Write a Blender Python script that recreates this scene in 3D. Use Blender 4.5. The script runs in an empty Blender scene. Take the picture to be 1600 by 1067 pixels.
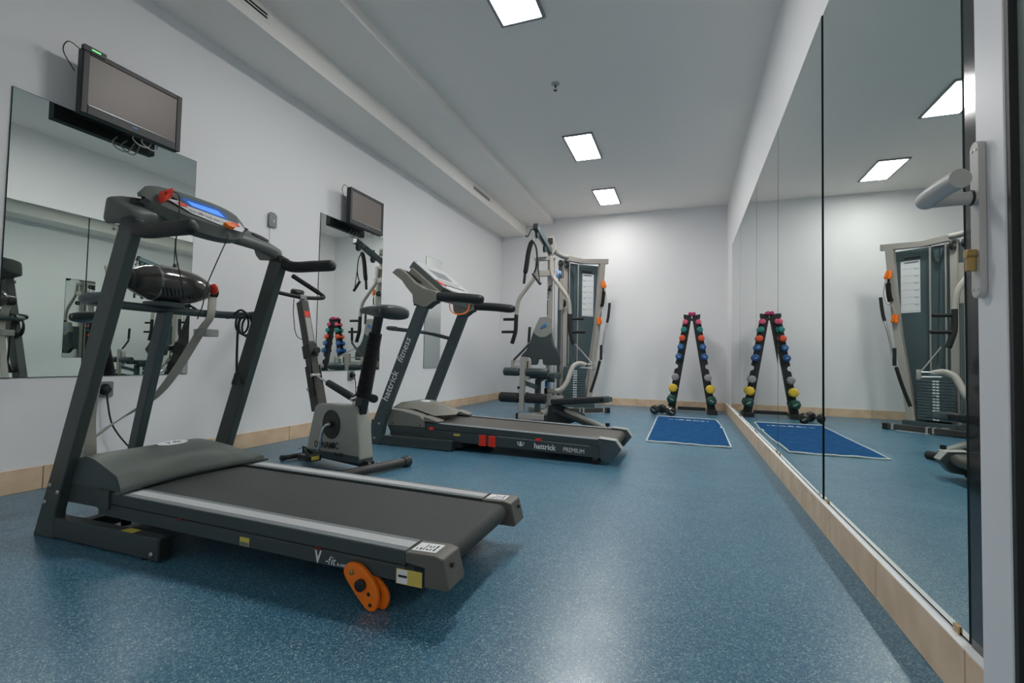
import bpy, bmesh, math, random
from mathutils import Vector, Matrix
random.seed(7)
PI = math.pi
S = bpy.context.scene
COL = S.collection

# ------------------------------------------------------------ camera
XL, XM, XR, YF = -2.996, 0.5557, 0.535, 7.558      # left wall, mirror face, right baseboard face, far wall
ZC, ZS1, ZS2 = 3.017, 2.767, 2.937                 # ceiling and the two soffit undersides
XS1, XS2 = -2.558, -2.077
cam_d = bpy.data.cameras.new('camera')
cam = bpy.data.objects.new('camera', cam_d); COL.objects.link(cam)
cam_d.sensor_fit = 'HORIZONTAL'; cam_d.sensor_width = 36.0
cam_d.lens = 742.4406 / 1600 * 36.0
cam_d.clip_start = 0.02; cam_d.clip_end = 60
yw, pt, rl = math.radians(20.1062), math.radians(2.0785), math.radians(1.1999)
fw = Vector((-math.sin(yw)*math.cos(pt), math.cos(yw)*math.cos(pt), math.sin(pt)))
rt0 = Vector((math.cos(yw), math.sin(yw), 0)); up0 = rt0.cross(fw)
rt = rt0*math.cos(rl) + up0*math.sin(rl); up = up0*math.cos(rl) - rt0*math.sin(rl)
m = Matrix((rt, up, -fw)).transposed().to_4x4(); m.translation = (0, 0, 0.69)
cam.matrix_world = m
S.camera = cam
# ------------------------------------------------------------ world, exposure
w = bpy.data.worlds.new('world'); S.world = w; w.use_nodes = True
w.node_tree.nodes['Background'].inputs['Color'].default_value = (1.0, 0.96, 0.90, 1)
w.node_tree.nodes['Background'].inputs['Strength'].default_value = 0.45
LAMP = 48.0
S.view_settings.view_transform = 'Standard'; S.view_settings.look = 'None'
S.view_settings.exposure = 0.38; S.view_settings.gamma = 1.0
S.view_settings.use_curve_mapping = False
try:
    S.cycles.use_denoising = True; S.cycles.denoiser = 'OPENIMAGEDENOISE'
    S.cycles.max_bounces = 14; S.cycles.diffuse_bounces = 6; S.cycles.glossy_bounces = 10
    S.cycles.caustics_reflective = True; S.cycles.use_guiding = True; S.cycles.guiding_training_samples = 64
    S.cycles.use_adaptive_sampling = False
    S.cycles.blur_glossy = 0.0; S.cycles.sample_clamp_indirect = 0.0
except Exception:
    pass

# ------------------------------------------------------------ materials
def lin(c):
    c /= 255.0
    return c/12.92 if c <= 0.04045 else ((c+0.055)/1.055)**2.4
def rgb(r, g, b): return (lin(r), lin(g), lin(b), 1)
def mat(name, col, rough=0.5, metal=0.0, spec=0.5, noise=None, bump=None, coat=0.0, emit=None):
    """noise=(scale, second colour, lo, hi); bump=(scale, strength, distance)"""
    M = bpy.data.materials.new(name); M.use_nodes = True
    n = M.node_tree.nodes; l = M.node_tree.links; b = n['Principled BSDF']
    b.inputs['Base Color'].default_value = col; b.inputs['Roughness'].default_value = rough
    b.inputs['Metallic'].default_value = metal; b.inputs['Specular IOR Level'].default_value = spec
    b.inputs['Coat Weight'].default_value = coat
    if noise or bump:
        tc = n.new('ShaderNodeTexCoord')
    if noise:
        sc, c2, lo, hi = noise
        t = n.new('ShaderNodeTexNoise'); t.inputs['Scale'].default_value = sc; t.inputs['Detail'].default_value = 3
        l.new(tc.outputs['Object'], t.inputs['Vector'])
        r = n.new('ShaderNodeValToRGB'); r.color_ramp.elements[0].position = lo; r.color_ramp.elements[1].position = hi
        r.color_ramp.elements[0].color = col; r.color_ramp.elements[1].color = c2
        l.new(t.outputs['Fac'], r.inputs['Fac']); l.new(r.outputs['Color'], b.inputs['Base Color'])
    if bump:
        t = n.new('ShaderNodeTexNoise'); t.inputs['Scale'].default_value = bump[0]; t.inputs['Detail'].default_value = 4
        l.new(tc.outputs['Object'], t.inputs['Vector'])
        bp = n.new('ShaderNodeBump'); bp.inputs['Strength'].default_value = bump[1]; bp.inputs['Distance'].default_value = bump[2]
        l.new(t.outputs['Fac'], bp.inputs['Height']); l.new(bp.outputs['Normal'], b.inputs['Normal'])
    if emit:
        b.inputs['Emission Color'].default_value = emit[0]; b.inputs['Emission Strength'].default_value = emit[1]
    return M
M_wall = mat('white_paint', (.83, .83, .835, 1), .85, spec=.2, bump=(60, .12, .004))
M_ceil = mat('ceiling_paint', (.90, .86, .81, 1), .9, spec=.15, bump=(40, .05, .003))
M_seam = mat('vinyl_weld', (.16, .27, .33, 1), .5)
M_tile = mat('beige_tile', rgb(230, 202, 170), .42, noise=(9, rgb(216, 186, 154), .38, .62), bump=(50, .05, .002))
M_grout = mat('tile_grout', rgb(120, 100, 82), .9)
M_mirror = mat('mirror_silver', (.785, .835, .805, 1), .0, 1.0)
M_medge = mat('mirror_edge_green', (.008, .022, .021, 1), .7, spec=.1)
M_clip = mat('brass_clip', rgb(190, 160, 120), .4, .6)
M_lampf = mat('lamp_frame_grey', rgb(150, 150, 152), .5, .3)
M_glow = mat('lamp_diffuser', (.9, .9, .9, 1), .5, emit=((1.0, .98, .955, 1), LAMP))
M_glow2 = mat('lamp_diffuser_dimmed', (.9, .9, .9, 1), .5, emit=((1.0, .97, .945, 1), LAMP*.47))  # far lamp, emission lowered to calm the hot spot on the end wall
M_black = mat('black_plastic', (.013, .016, .017, 1), .5)
M_gloss = mat('gloss_black', (.012, .014, .015, 1), .12, coat=.4)
M_rub = mat('black_rubber', (.012, .0125, .013, 1), .75, bump=(140, .2, .002))
M_foam = mat('black_foam', (.016, .017, .018, 1), .85, bump=(220, .35, .002))
M_dark = mat('charcoal_frame', (.050, .064, .066, 1), .42, bump=(300, .06, .0006))
M_steel2 = mat('slate_frame', (.060, .085, .092, 1), .42, bump=(300, .06, .0006))
M_post = mat('green_grey_frame', (.058, .074, .070, 1), .42, bump=(300, .06, .0006))
M_shell = mat('grey_green_shell', (.090, .108, .098, 1), .5, bump=(420, .15, .0006))
M_shell2 = mat('warm_grey_shell', (.22, .215, .19, 1), .45, bump=(420, .1, .0005))
M_belt = mat('running_belt', (.030, .035, .036, 1), .7, noise=(380, (.055, .06, .06, 1), .45, .62), bump=(420, .6, .0012))
M_belt2 = mat('worn_belt', (.085, .078, .068, 1), .42, bump=(300, .25, .0008))
M_silver = mat('silver_strip', rgb(190, 192, 194), .45, .15)
M_capg = mat('cap_grey', (.125, .118, .102, 1), .45, bump=(420, .1, .0005))
M_benchv = mat('bench_vinyl', (.011, .013, .014, 1), .5, bump=(260, .2, .0006))
M_lgrey = mat('light_grey_plastic', rgb(168, 170, 165), .45)
M_chrome = mat('chrome', (.82, .83, .84, 1), .12, 1.0)
M_alu = mat('brushed_metal', (.55, .55, .54, 1), .32, .9)
M_white = mat('white_print', rgb(232, 234, 236), .6)
M_grey = mat('grey_print', rgb(120, 126, 130), .6)
M_ink = mat('dark_print', (.015, .016, .018, 1), .6)
M_yel = mat('yellow_label', rgb(214, 196, 92), .6)
M_orange = mat('orange_plastic', (.95, .20, .006, 1), .4)
M_red = mat('red_plastic', (.85, .045, .02, 1), .4)
M_lcd = mat('blue_display', (.05, .2, .7, 1), .3, emit=((.10, .30, .95, 1), .55))
M_lcdd = mat('blue_display_border', (.02, .09, .32, 1), .3, emit=((.02, .10, .40, 1), .25))
M_beige = mat('gym_beige_paint', (.40, .375, .34, 1), .4)
M_gymd = mat('gym_slate_panel', (.070, .105, .115, 1), .5)
M_vinyl = mat('dark_vinyl', (.028, .042, .045, 1), .45, bump=(260, .2, .0006))
M_vinylg = mat('grey_vinyl', (.22, .225, .215, 1), .5)
M_web = mat('black_webbing', (.012, .012, .012, 1), .9)
M_strap = mat('cream_webbing', (.47, .45, .40, 1), .85, bump=(300, .3, .001))
M_blue = mat('blue_print', (.02, .20, .50, 1), .5)
M_bikeg = mat('bike_shell', (.40, .41, .365, 1), .42)
M_bikeb = mat('bike_black', (.016, .018, .019, 1), .4)
M_bikef = mat('bike_frame_brown', (.048, .045, .043, 1), .45)
M_alub = mat('door_white', rgb(226, 228, 232), .38)
M_handle = mat('handle_grey', rgb(188, 188, 186), .42, .1)
M_brass = mat('brass', rgb(176, 150, 96), .35, .8)
M_mat = mat('mat_blue', (.003, .062, .19, 1), .9, spec=.15, noise=(14, (.010, .085, .23, 1), .4, .66), bump=(90, .2, .001))
M_matw = mat('mat_piping', rgb(196, 205, 205), .8)
M_glass_dark = mat('screen_panel', (.085, .062, .050, 1), .40, spec=.55)
M_sock = mat('socket_grey', rgb(128, 136, 134), .5)
M_green = mat('green_led', (.05, .4, .05, 1), .4, emit=((.2, 1, .25, 1), .8))

# blue speckled vinyl floor
def floor_mat():
    M = bpy.data.materials.new('speckled_vinyl'); M.use_nodes = True
    n = M.node_tree.nodes; l = M.node_tree.links; b = n['Principled BSDF']
    tc = n.new('ShaderNodeTexCoord')
    def noise(sc, det=2.0):
        t = n.new('ShaderNodeTexNoise'); t.inputs['Scale'].default_value = sc; t.inputs['Detail'].default_value = det
        l.new(tc.outputs['Object'], t.inputs['Vector']); return t
    a = n.new('ShaderNodeTexVoronoi'); a.inputs['Scale'].default_value = 330
    l.new(tc.outputs['Object'], a.inputs['Vector'])
    sp = n.new('ShaderNodeSeparateColor'); l.new(a.outputs['Color'], sp.inputs['Color'])
    r = n.new('ShaderNodeValToRGB'); r.color_ramp.interpolation = 'CONSTANT'
    e = r.color_ramp.elements
    e[0].position = .0; e[0].color = (.018, .108, .192, 1)
    e[1].position = .36; e[1].color = (.050, .175, .275, 1)
    x = e.new(.72); x.color = (.125, .270, .360, 1)
    x = e.new(.93); x.color = (.29, .42, .47, 1)
    l.new(sp.outputs['Red'], r.inputs['Fac'])
    c = noise(1.6, 5); r2 = n.new('ShaderNodeValToRGB')
    r2.color_ramp.elements[0].position = .3; r2.color_ramp.elements[0].color = (.86, .88, .90, 1)
    r2.color_ramp.elements[1].position = .7; r2.color_ramp.elements[1].color = (1.1, 1.06, 1.04, 1)
    l.new(c.outputs['Fac'], r2.inputs['Fac'])
    mx = n.new('ShaderNodeMix'); mx.data_type = 'RGBA'; mx.blend_type = 'MULTIPLY'; mx.inputs['Factor'].default_value = 1
    l.new(r.outputs['Color'], mx.inputs['A']); l.new(r2.outputs['Color'], mx.inputs['B'])
    l.new(mx.outputs['Result'], b.inputs['Base Color'])
    d = noise(7, 4); mr = n.new('ShaderNodeMapRange'); mr.inputs['To Min'].default_value = .25; mr.inputs['To Max'].default_value = .38
    l.new(d.outputs['Fac'], mr.inputs['Value']); l.new(mr.outputs['Result'], b.inputs['Roughness'])
    bp = n.new('ShaderNodeBump'); bp.inputs['Strength'].default_value = .05; bp.inputs['Distance'].default_value = .0006
    l.new(sp.outputs['Red'], bp.inputs['Height']); l.new(bp.outputs['Normal'], b.inputs['Normal'])
    b.inputs['Specular IOR Level'].default_value = .75
    return M
M_floor = floor_mat()
def ribbed_glass():
    M = bpy.data.materials.new('reeded_glass'); M.use_nodes = True
    n = M.node_tree.nodes; l = M.node_tree.links; b = n['Principled BSDF']
    b.inputs['Base Color'].default_value = (.50, .56, .55, 1); b.inputs['Roughness'].default_value = .26
    b.inputs['Transmission Weight'].default_value = .25
    tc = n.new('ShaderNodeTexCoord'); wv = n.new('ShaderNodeTexWave'); wv.bands_direction = 'Z'; wv.inputs['Scale'].default_value = 190
    l.new(tc.outputs['Object'], wv.inputs['Vector'])
    bp = n.new('ShaderNodeBump'); bp.inputs['Strength'].default_value = .35; bp.inputs['Distance'].default_value = .001
    l.new(wv.outputs['Fac'], bp.inputs['Height']); l.new(bp.outputs['Normal'], b.inputs['Normal'])
    return M
M_rglass = ribbed_glass()

# ------------------------------------------------------------ mesh helpers
class MB:
    def __init__(s): s.bm = bmesh.new()
    def face(s, vs):
        try: return s.bm.faces.new(vs)
        except ValueError: return None
    def box(s, x0, x1, y0, y1, z0, z1, M=None):
        P = [Vector((x, y, z)) for x in (x0, x1) for y in (y0, y1) for z in (z0, z1)]
        if M is not None: P = [M @ p for p in P]
        v = [s.bm.verts.new(p) for p in P]
        for f in ((0,1,3,2),(4,6,7,5),(0,4,5,1),(2,3,7,6),(0,2,6,4),(1,5,7,3)): s.face([v[i] for i in f])
        return s
    def beam(s, p0, p1, wdt, hgt, up=(0,0,1)):
        """rectangular bar from p0 to p1, wdt across, hgt along 'up'"""
        p0, p1 = Vector(p0), Vector(p1); d = (p1-p0); L = d.length; d.normalize()
        u = Vector(up); sd = d.cross(u)
        if sd.length < 1e-4: sd = d.cross(Vector((0,1,0)))
        sd.normalize(); u = sd.cross(d)
        M = Matrix((d, sd, u)).transposed().to_4x4(); M.translation = p0
        return s.box(0, L, -wdt/2, wdt/2, -hgt/2, hgt/2, M)
    def loft(s, rings, caps=True, closed=False):
        V = [[s.bm.verts.new(Vector(p)) for p in r] for r in rings]; n = len(V[0])
        k = len(V); rng = range(k) if closed else range(k-1)
        for i in rng:
            a, b = V[i], V[(i+1) % k]
            for j in range(n): s.face([a[j], a[(j+1) % n], b[(j+1) % n], b[j]])
        if caps and not closed: s.face(V[0][::-1]); s.face(V[-1])
        return s
    def tube(s, pts, r, seg=10, caps=True, closed=False, flat=1.0, flatdir=None):
        pts = [Vector(p) for p in pts]; n = len(pts)
        R = r if isinstance(r, (list, tuple)) else [r]*n
        T = []
        for i in range(n):
            a = pts[(i-1) % n] if (closed or i > 0) else pts[0]
            b = pts[(i+1) % n] if (closed or i < n-1) else pts[-1]
            d = b-a; T.append(d.normalized() if d.length > 1e-9 else Vector((0,0,1)))
        u = Vector(flatdir) if flatdir else (Vector((0,0,1)) if abs(T[0].z) < .9 else Vector((1,0,0)))
        rings = []
        for i in range(n):
            if flatdir: u = Vector(flatdir)
            u = u - T[i]*u.dot(T[i])
            if u.length < 1e-6: u = T[i].orthogonal()
            u.normalize(); v = T[i].cross(u)
            rings.append([pts[i] + (u*math.cos(2*PI*k/seg)*flat + v*math.sin(2*PI*k/seg))*R[i] for k in range(seg)])
        return s.loft(rings, caps, closed)
    def cyl(s, p0, p1, r0, r1=None, seg=16): return s.tube([p0, p1], [r0, r0 if r1 is None else r1], seg)
    def lathe(s, prof, org, axis, seg=20, sq=None):
        """prof = [(t along axis, r)]; sq=(u scale, v scale)"""
        org = Vector(org); ax = Vector(axis).normalized()
        u = ax.orthogonal().normalized() if abs(ax.z) > .9 else Vector((0,0,1)) - ax*ax.z; u.normalize(); v = ax.cross(u)
        a, b = sq or (1, 1)
        return s.loft([[org + ax*t + (u*math.cos(2*PI*k/seg)*a + v*math.sin(2*PI*k/seg)*b)*max(r, 1e-4) for k in range(seg)] for t, r in prof])
    def prism(s, poly, axis, a, b):
        f = {'x': lambda p, t: (t, p[0], p[1]), 'y': lambda p, t: (p[0], t, p[1]), 'z': lambda p, t: (p[0], p[1], t)}[axis]
        return s.loft([[f(p, a) for p in poly], [f(p, b) for p in poly]])
    def ball(s, c, rx, ry, rz, seg=14, rin=8):
        c = Vector(c)
        return s.loft([[c + Vector((rx*math.sin(t)*math.cos(2*PI*k/seg), ry*math.sin(t)*math.sin(2*PI*k/seg), rz*math.cos(t))) for k in range(seg)]
                       for t in [max(.02, min(PI-.02, PI*i/rin)) for i in range(rin+1)]])
    def map(s, f):
        for v in s.bm.verts: v.co = Vector(f(v.co))
        return s
    def build(s, name, material, parent=None, bevel=0.0, seg=2, smooth=38, world=False, kind=None, label=None):
        if world and parent is not None:
            inv = parent.matrix_basis.inverted()
            for v in s.bm.verts: v.co = inv @ v.co
        bmesh.ops.recalc_face_normals(s.bm, faces=s.bm.faces)
        me = bpy.data.meshes.new(name); s.bm.to_mesh(me); s.bm.free()
        me.materials.append(material)
        o = bpy.data.objects.new(name, me); COL.objects.link(o)
        if smooth:
            me.polygons.foreach_set('use_smooth', [True]*len(me.polygons))
            me.set_sharp_from_angle(angle=math.radians(smooth))
        if bevel:
            b = o.modifiers.new('bevel', 'BEVEL'); b.width = bevel; b.segments = seg; b.limit_method = 'ANGLE'
            b.angle_limit = math.radians(35); b.harden_normals = True
        if parent is not None: o.parent = parent
        if kind: o['kind'] = kind
        if label: o['label'] = label
        return o
def curve(pts, n=6, closed=False):
    """Catmull-Rom through pts"""
    P = [Vector(p) for p in pts]; out = []; k = len(P)
    for i in range(k if closed else k-1):
        g = lambda j: P[j % k] if closed else P[max(0, min(k-1, j))]
        p0, p1, p2, p3 = g(i-1), g(i), g(i+1), g(i+2)
        for t in range(n):
            t /= n
            out.append(.5*((2*p1) + (p2-p0)*t + (2*p0-5*p1+4*p2-p3)*t*t + (3*p1-p0-3*p2+p3)*t**3))
    if not closed: out.append(P[-1])
    return out
def bend(pts, r=.05, n=5):
    """polyline with rounded corners"""
    P = [Vector(p) for p in pts]; out = [P[0]]
    for i in range(1, len(P)-1):
        a = (P[i-1]-P[i]); b = (P[i+1]-P[i]); d = min(r, a.length*.49, b.length*.49)
        A = P[i]+a.normalized()*d; B = P[i]+b.normalized()*d
        for k in range(n+1):
            t = k/n; out.append(A*(1-t)**2 + P[i]*2*t*(1-t) + B*t*t)
    out.append(P[-1]); return out
def arcpoly(cx, cz, rx, rz, n=20, a0=0, a1=2*PI):
    return [(cx+rx*math.cos(a0+(a1-a0)*k/n), cz+rz*math.sin(a0+(a1-a0)*k/n)) for k in range(n)]
def rrect(x0, x1, z0, z1, r, n=4):
    o = []
    for cx, cz, a in ((x1-r, z1-r, 0), (x0+r, z1-r, PI/2), (x0+r, z0+r, PI), (x1-r, z0+r, 1.5*PI)):
        for k in range(n+1): o.append((cx+r*math.cos(a+PI/2*k/n), cz+r*math.sin(a+PI/2*k/n)))
    return o
def thing(name, label, cat, loc=(0,0,0), rz=0, group=None):
    o = bpy.data.objects.new(name, None); COL.objects.link(o); o.empty_display_size = .1
    o.location = loc; o.rotation_euler = (0, 0, math.radians(rz))
    o.matrix_basis = Matrix.Translation(loc) @ Matrix.Rotation(math.radians(rz), 4, 'Z')
    o['label'] = label; o['category'] = cat
    if group: o['group'] = group
    return o
def tag(o, label, cat, group=None):
    o['label'] = label; o['category'] = cat
    if group: o['group'] = group
    return o
def text(s, size, M, material, parent, name='lettering', depth=.0006, bold=0.0, shear=0.0, sx=1.0):
    """flat printed lettering; M maps text plane (x right, y up, z out) to the parent's space"""
    c = bpy.data.curves.new('txt', 'FONT'); c.body = s; c.size = size; c.extrude = depth; c.offset = bold; c.shear = shear
    c.align_x = 'CENTER'; c.align_y = 'CENTER'; c.resolution_u = 3
    t = bpy.data.objects.new('txt', c); COL.objects.link(t)
    bpy.context.view_layer.update()
    me = bpy.data.meshes.new_from_object(t.evaluated_get(bpy.context.evaluated_depsgraph_get()))
    bpy.data.objects.remove(t)
    for v in me.vertices: v.co = M @ Vector((v.co.x*sx, v.co.y, v.co.z))
    me.materials.clear(); me.materials.append(material)
    o = bpy.data.objects.new(name, me); COL.objects.link(o); o.parent = parent
    return o
def plane_M(org, xdir, ydir):
    x = Vector(xdir).normalized(); z = x.cross(Vector(ydir)).normalized(); y = z.cross(x)
    M = Matrix((x, y, z)).transposed().to_4x4(); M.translation = org
    return M
# ------------------------------------------------------------ room shell
def struct(o, label=None):
    o['kind'] = 'structure'
    if label: o['label'] = label
    return o
YN = 0.12
fl = struct(MB().box(XL-.1, XM+.12, -.9, YF+.1, -.10, -.0008).build('floor', M_seam), 'blue speckled vinyl sheet floor with a long welded seam')
for x0, x1, y0, y1 in ((XL, -2.4008, YN-.9, YF), (-2.3992, -.4116, YN-.9, YF), (-.4100, XM+.006, YN-.9, YF)):
    MB().box(x0, x1, y0, y1, -.0008, 0).build('vinyl_sheet', M_floor, fl)
struct(MB().box(XL-.1, XM+.12, -.05, YF+.1, ZC, ZC+.1).build('ceiling', M_ceil), 'plain pale grey plaster ceiling')
struct(MB().box(XL, XS1, YN, YF, ZS1, ZC).build('trim_1', M_ceil), 'lower ceiling step along the left wall with slot vents')
struct(MB().box(XS1, XS2, YN, YF, ZS2, ZC).build('trim_2', M_ceil), 'shallow ceiling step beside the lower one')
struct(MB().box(XL-.1, XL, -.05, YF+.1, -.1, ZC).build('wall_left', M_wall), 'white wall with three mirrors and two televisions')
struct(MB().box(XL, XM+.006, YF, YF+.1, -.1, ZC).build('wall_far', M_wall), 'white end wall behind the multi gym and dumbbell rack')
struct(MB().box(XM+.006, XM+.12, -.05, YF+.1, -.1, ZC).build('wall_right', M_wall), 'white wall above and behind the tall mirror panels')
wn = MB().box(XL, -.52, -.05, YN, -.006, ZC); wn.box(-.52, XM+.006, -.05, YN, 2.12, ZC)
struct(wn.build('wall_front', M_wall), 'white wall around the doorway')
# baseboards: single beige tiles with open joints
def baseboard(name, axis, face, a, b, back, z1, joints, label):
    bb = MB()
    if axis == 'y': bb.box(min(face, back)+(.003 if back < face else .0035), max(face, back)-.003, a, b, 0, z1-.003)
    else: bb.box(a, b, face+.003, back, 0, z1-.003)
    o = struct(bb.build(name, M_grout), label)
    J = [a]+[j for j in joints if a < j < b]+[b]
    for j0, j1 in zip(J, J[1:]):
        g = .0016
        t = MB()
        if axis == 'y': t.box(min(face, back), max(face, back), j0+g, j1-g, 0.0, z1)
        else: t.box(j0+g, j1-g, face, back, 0.0, z1)
        t.build('tile', M_tile, o, bevel=.002, seg=1)
    return o
ZB = .1125
baseboard('baseboard_left', 'y', XL+.010, YN, YF, XL, ZB, [1.44+.52*i for i in range(-2, 12)], 'beige tiled skirting along the left wall')
baseboard('baseboard_far', 'x', YF-.010, XL+.010, XR, YF, ZB, [-2.7+.5*i for i in range(0, 7)], 'beige tiled skirting along the end wall')
bR = baseboard('baseboard_right', 'y', XR, YN, YF-.010, XM+.006, .118, [1.245+.482*i for i in range(-2, 14)], 'beige tiled ledge skirting below the mirror panels')
MB().box(XR+.001, XM+.006, YN, YF-.011, .118, .1195).build('ledge', M_white, bR, label='white painted top of the skirting ledge')

# ------------------------------------------------------------ mirrors
def mirror(label, group, face, x, y0, y1, z0, z1, t=.0055, name='wall_mirror', e=.0022):
    """face=+1: looks to +x from the left wall, -1: looks to -x"""
    o = MB().box(min(x, x-face*t), max(x, x-face*t), y0, y1, z0, z1).build(name, M_mirror, None, smooth=0)
    tag(o, label, 'mirror', group)
    fr = MB(); a, b = sorted((x-face*.0012, x-face*t))
    fr.box(a, b, y0-e, y0-.0002, z0-e, z1+e); fr.box(a, b, y1+.0002, y1+e, z0-e, z1+e)
    fr.box(a, b, y0, y1, z1+.0002, z1+e); fr.box(a, b, y0, y1, z0-e, z0-.0002)
    fr.build('polished_edge', M_medge, o, smooth=0, label='dark green polished glass edge')
    return o
zt, zb = 1.9251, .5523
gl = 'wall mirrors on the left wall'
mirror('wall mirror behind the nearest treadmill, below the near television', gl, 1, XL+.006, 1.2478, 2.1439, zb, zt)
mirror('wall mirror below the far television, beside the exercise bike', gl, 1, XL+.006, 3.2663, 4.1701, zb, zt)
mirror('wall mirror behind the far treadmill with no television above it', gl, 1, XL+.006, 5.0613, 5.462, zb, zt)
seams = [1.268, 2.3754, 3.4478, 4.4403, 5.70, 6.74]
names = ['tall mirror panel at the door, nearest and widest in view', 'tall mirror panel second from the door, showing the blue mat',
         'tall mirror panel third from the door, with the rack seen in it', 'tall mirror panel fourth from the door along the right wall',
         'narrow looking tall mirror panel last before the end wall']
for i, (a, b) in enumerate(zip(seams, seams[1:])):
    o = mirror(names[i], 'tall mirror panels on the right wall', -1, XM, a+.006, b-.006, .1255, 2.2251, name='mirror_panel', e=.0055)
    if i == 1:      # this pane hangs very slightly out of line with its neighbours
        for q in [o]+list(o.children):
            for v in q.data.vertices: v.co.x -= (b-v.co.y)*.0038
    for y in (a+.05, b-.06):
        MB().box(XM-.004, XM-.0003, y-.012, y+.012, .120, .137).build('clip', M_clip, o, bevel=.0015, label='small brass mirror clip')
MB_ = MB().box(XM-.001, XM+.006, 1.10, 1.262, .12, 2.2251)  # mirror end: its dark reflection is put in as a black strip
struct(MB_.build('reflection_strip', M_gloss), 'dark glossy strip standing for a dark mirror reflection beside the open door')

# ------------------------------------------------------------ ceiling lights, sprinkler, vents
for x0, x1, y0, y1, lb in ((-1.204, -.930, 2.36, 2.990, 'ceiling light nearest the door, cut by the photo top'),
                           (-1.204, -.930, 4.7512, 5.3549, 'ceiling light in the middle of the row of three'),
                           (-1.204, -.930, 6.39, 7.017, 'ceiling light nearest the end wall')):
    t = thing('ceiling_light', lb, 'light', ((x0+x1)/2, (y0+y1)/2, ZC), 0, 'recessed panel ceiling lights')
    a, b = (x1-x0)/2, (y1-y0)/2; f = MB(); g = .022
    for q in ((-a-g, a+g, b, b+g), (-a-g, a+g, -b-g, -b), (-a-g, -a, -b, b), (a, a+g, -b, b)):
        f.box(*q, -.016, 0)
    f.build('frame', M_lampf, t, bevel=.002, seg=1)
    MB().box(-a, a, -b, b, -.008, -.001).build('diffuser', M_glow if y1 < 6 else M_glow2, t, smooth=0, label='glowing white diffuser panel')
t = thing('sprinkler', 'small ceiling sprinkler head between the two nearer lights', 'sprinkler', (-1.049, 3.80, ZC))
MB().lathe([(0, .036), (-.004, .036), (-.012, .020), (-.013, .011)], (0,0,0), (0,0,1), 20).build('escutcheon', M_lgrey, t)
d = MB().cyl((0,0,-.012), (0,0,-.034), .008, .006, 10); d.lathe([(-.058, .002), (-.058, .015), (-.060, .015), (-.060, .002)], (0,0,0), (0,0,1), 14)
d.tube(curve([(.007,0,-.03), (.014,0,-.043), (.004,0,-.057)], 4), .0018, 6); d.tube(curve([(-.007,0,-.03), (-.014,0,-.043), (-.004,0,-.057)], 4), .0018, 6)
d.build('nozzle', M_black, t)
def vent(y0, y1, z0, z1, label):
    t = thing('air_vent', label, 'vent', (XS1, (y0+y1)/2, z0), 0, 'slot air vents in the ceiling step')
    h = (y1-y0)/2; H = z1-z0
    fr = MB(); fr.box(0, .003, -h-.02, h+.02, -.022, 0); fr.box(0, .003, -h-.02, h+.02, H, H+.022)
    fr.box(0, .003, -h-.02, -h, 0, H); fr.box(0, .003, h, h+.02, 0, H); fr.box(0, .003, -h, h, H*.42, H*.60)
    fr.build('frame', M_ceil, t)
    MB().box(.0003, .001, -h, h, 0, H*.42).build('slot', M_ink, t, smooth=0, label='dark open slot')
    MB().box(.0003, .001, -h, h, H*.60, H).build('slot', M_ink, t, smooth=0, label='dark open slot')
vent(1.72, 2.255, 2.848, 2.886, 'slot air vent nearest the camera above the near television')
vent(5.441, 5.972, 2.848, 2.886, 'slot air vent far along the ceiling step near the end wall')

# ------------------------------------------------------------ televisions on wall mounts
def tv(yc, lb, wide=True):
    t = thing('television', lb, 'television', (-2.872, yc, 1.885), 0, 'flat televisions on the left wall')
    W, H = .249, .332
    body = MB().prism(rrect(-W, W, 0, H, .008), 'x', -.030, .010); body.prism(rrect(-W+.05, W-.05, .05, H-.04, .02), 'x', -.055, -.028)
    body.build('case', M_black, t, bevel=.003)
    bz = MB(); bw = .028
    bz.box(.010, .018, -W, -W+bw, .0, H); bz.box(.010, .018, W-bw, W, .0, H)
    bz.box(.010, .018, -W+bw, W-bw, H-.027, H); bz.box(.010, .018, -W+bw, W-bw, .0, .052)
    bz.build('bezel', M_black, t, bevel=.003)
    MB().box(.011, .0135, -W+bw, W-bw, .052, H-.027).build('screen', M_glass_dark, t, smooth=0, label='dark switched off screen')
    MB().box(.018, .0185, -.012, .012, .026, .032).build('badge', M_blue, t, smooth=0, label='small blue badge')
    MB().box(.0181, .0186, -W+.03, W-.03, .046, .049).build('trim_line', M_chrome, t, smooth=0)
    arm = MB().box(XL+2.872+.0005, -.054, -.05, .05, .12, .24)
    arm.build('wall_mount', M_black, t, bevel=.003)
    c = MB()
    for k in (0, 1): c.tube(curve([(-.035, .04+.05*k, .03), (-.03, .02+.045*k, -.01), (-.028, .05+.05*k, -.035), (-.028, .10+.04*k, -.030), (-.035, .13+.03*k, .03)], 6), .0035, 7)
    c.build('cable_loop', M_lgrey, t, label='pale grey loose cable loop')
    if wide:
        MB().prism(rrect(-W-.005, -W+.095, H-.016, H+.012, .005), 'x', .004, .024).build('receiver', M_black, t, label='small black receiver stick with green light')
        MB().box(.024, .0245, -W+.03, -W+.07, H-.004, H+.003).build('indicator', M_green, t, smooth=0, label='green light')
    MB().tube(curve([(-.02, -W+.01, H-.01), (-.02, -W-.045, H+.005), (-.03, -W-.06, H-.05), (-.04, -W-.005, H-.12)], 6), .0025, 6).build('cable', M_black, t)
tv(1.694, 'black television above the nearest wall mirror with green lit receiver')
tv(3.728, 'black television above the second wall mirror farther down the room', False)
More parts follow.
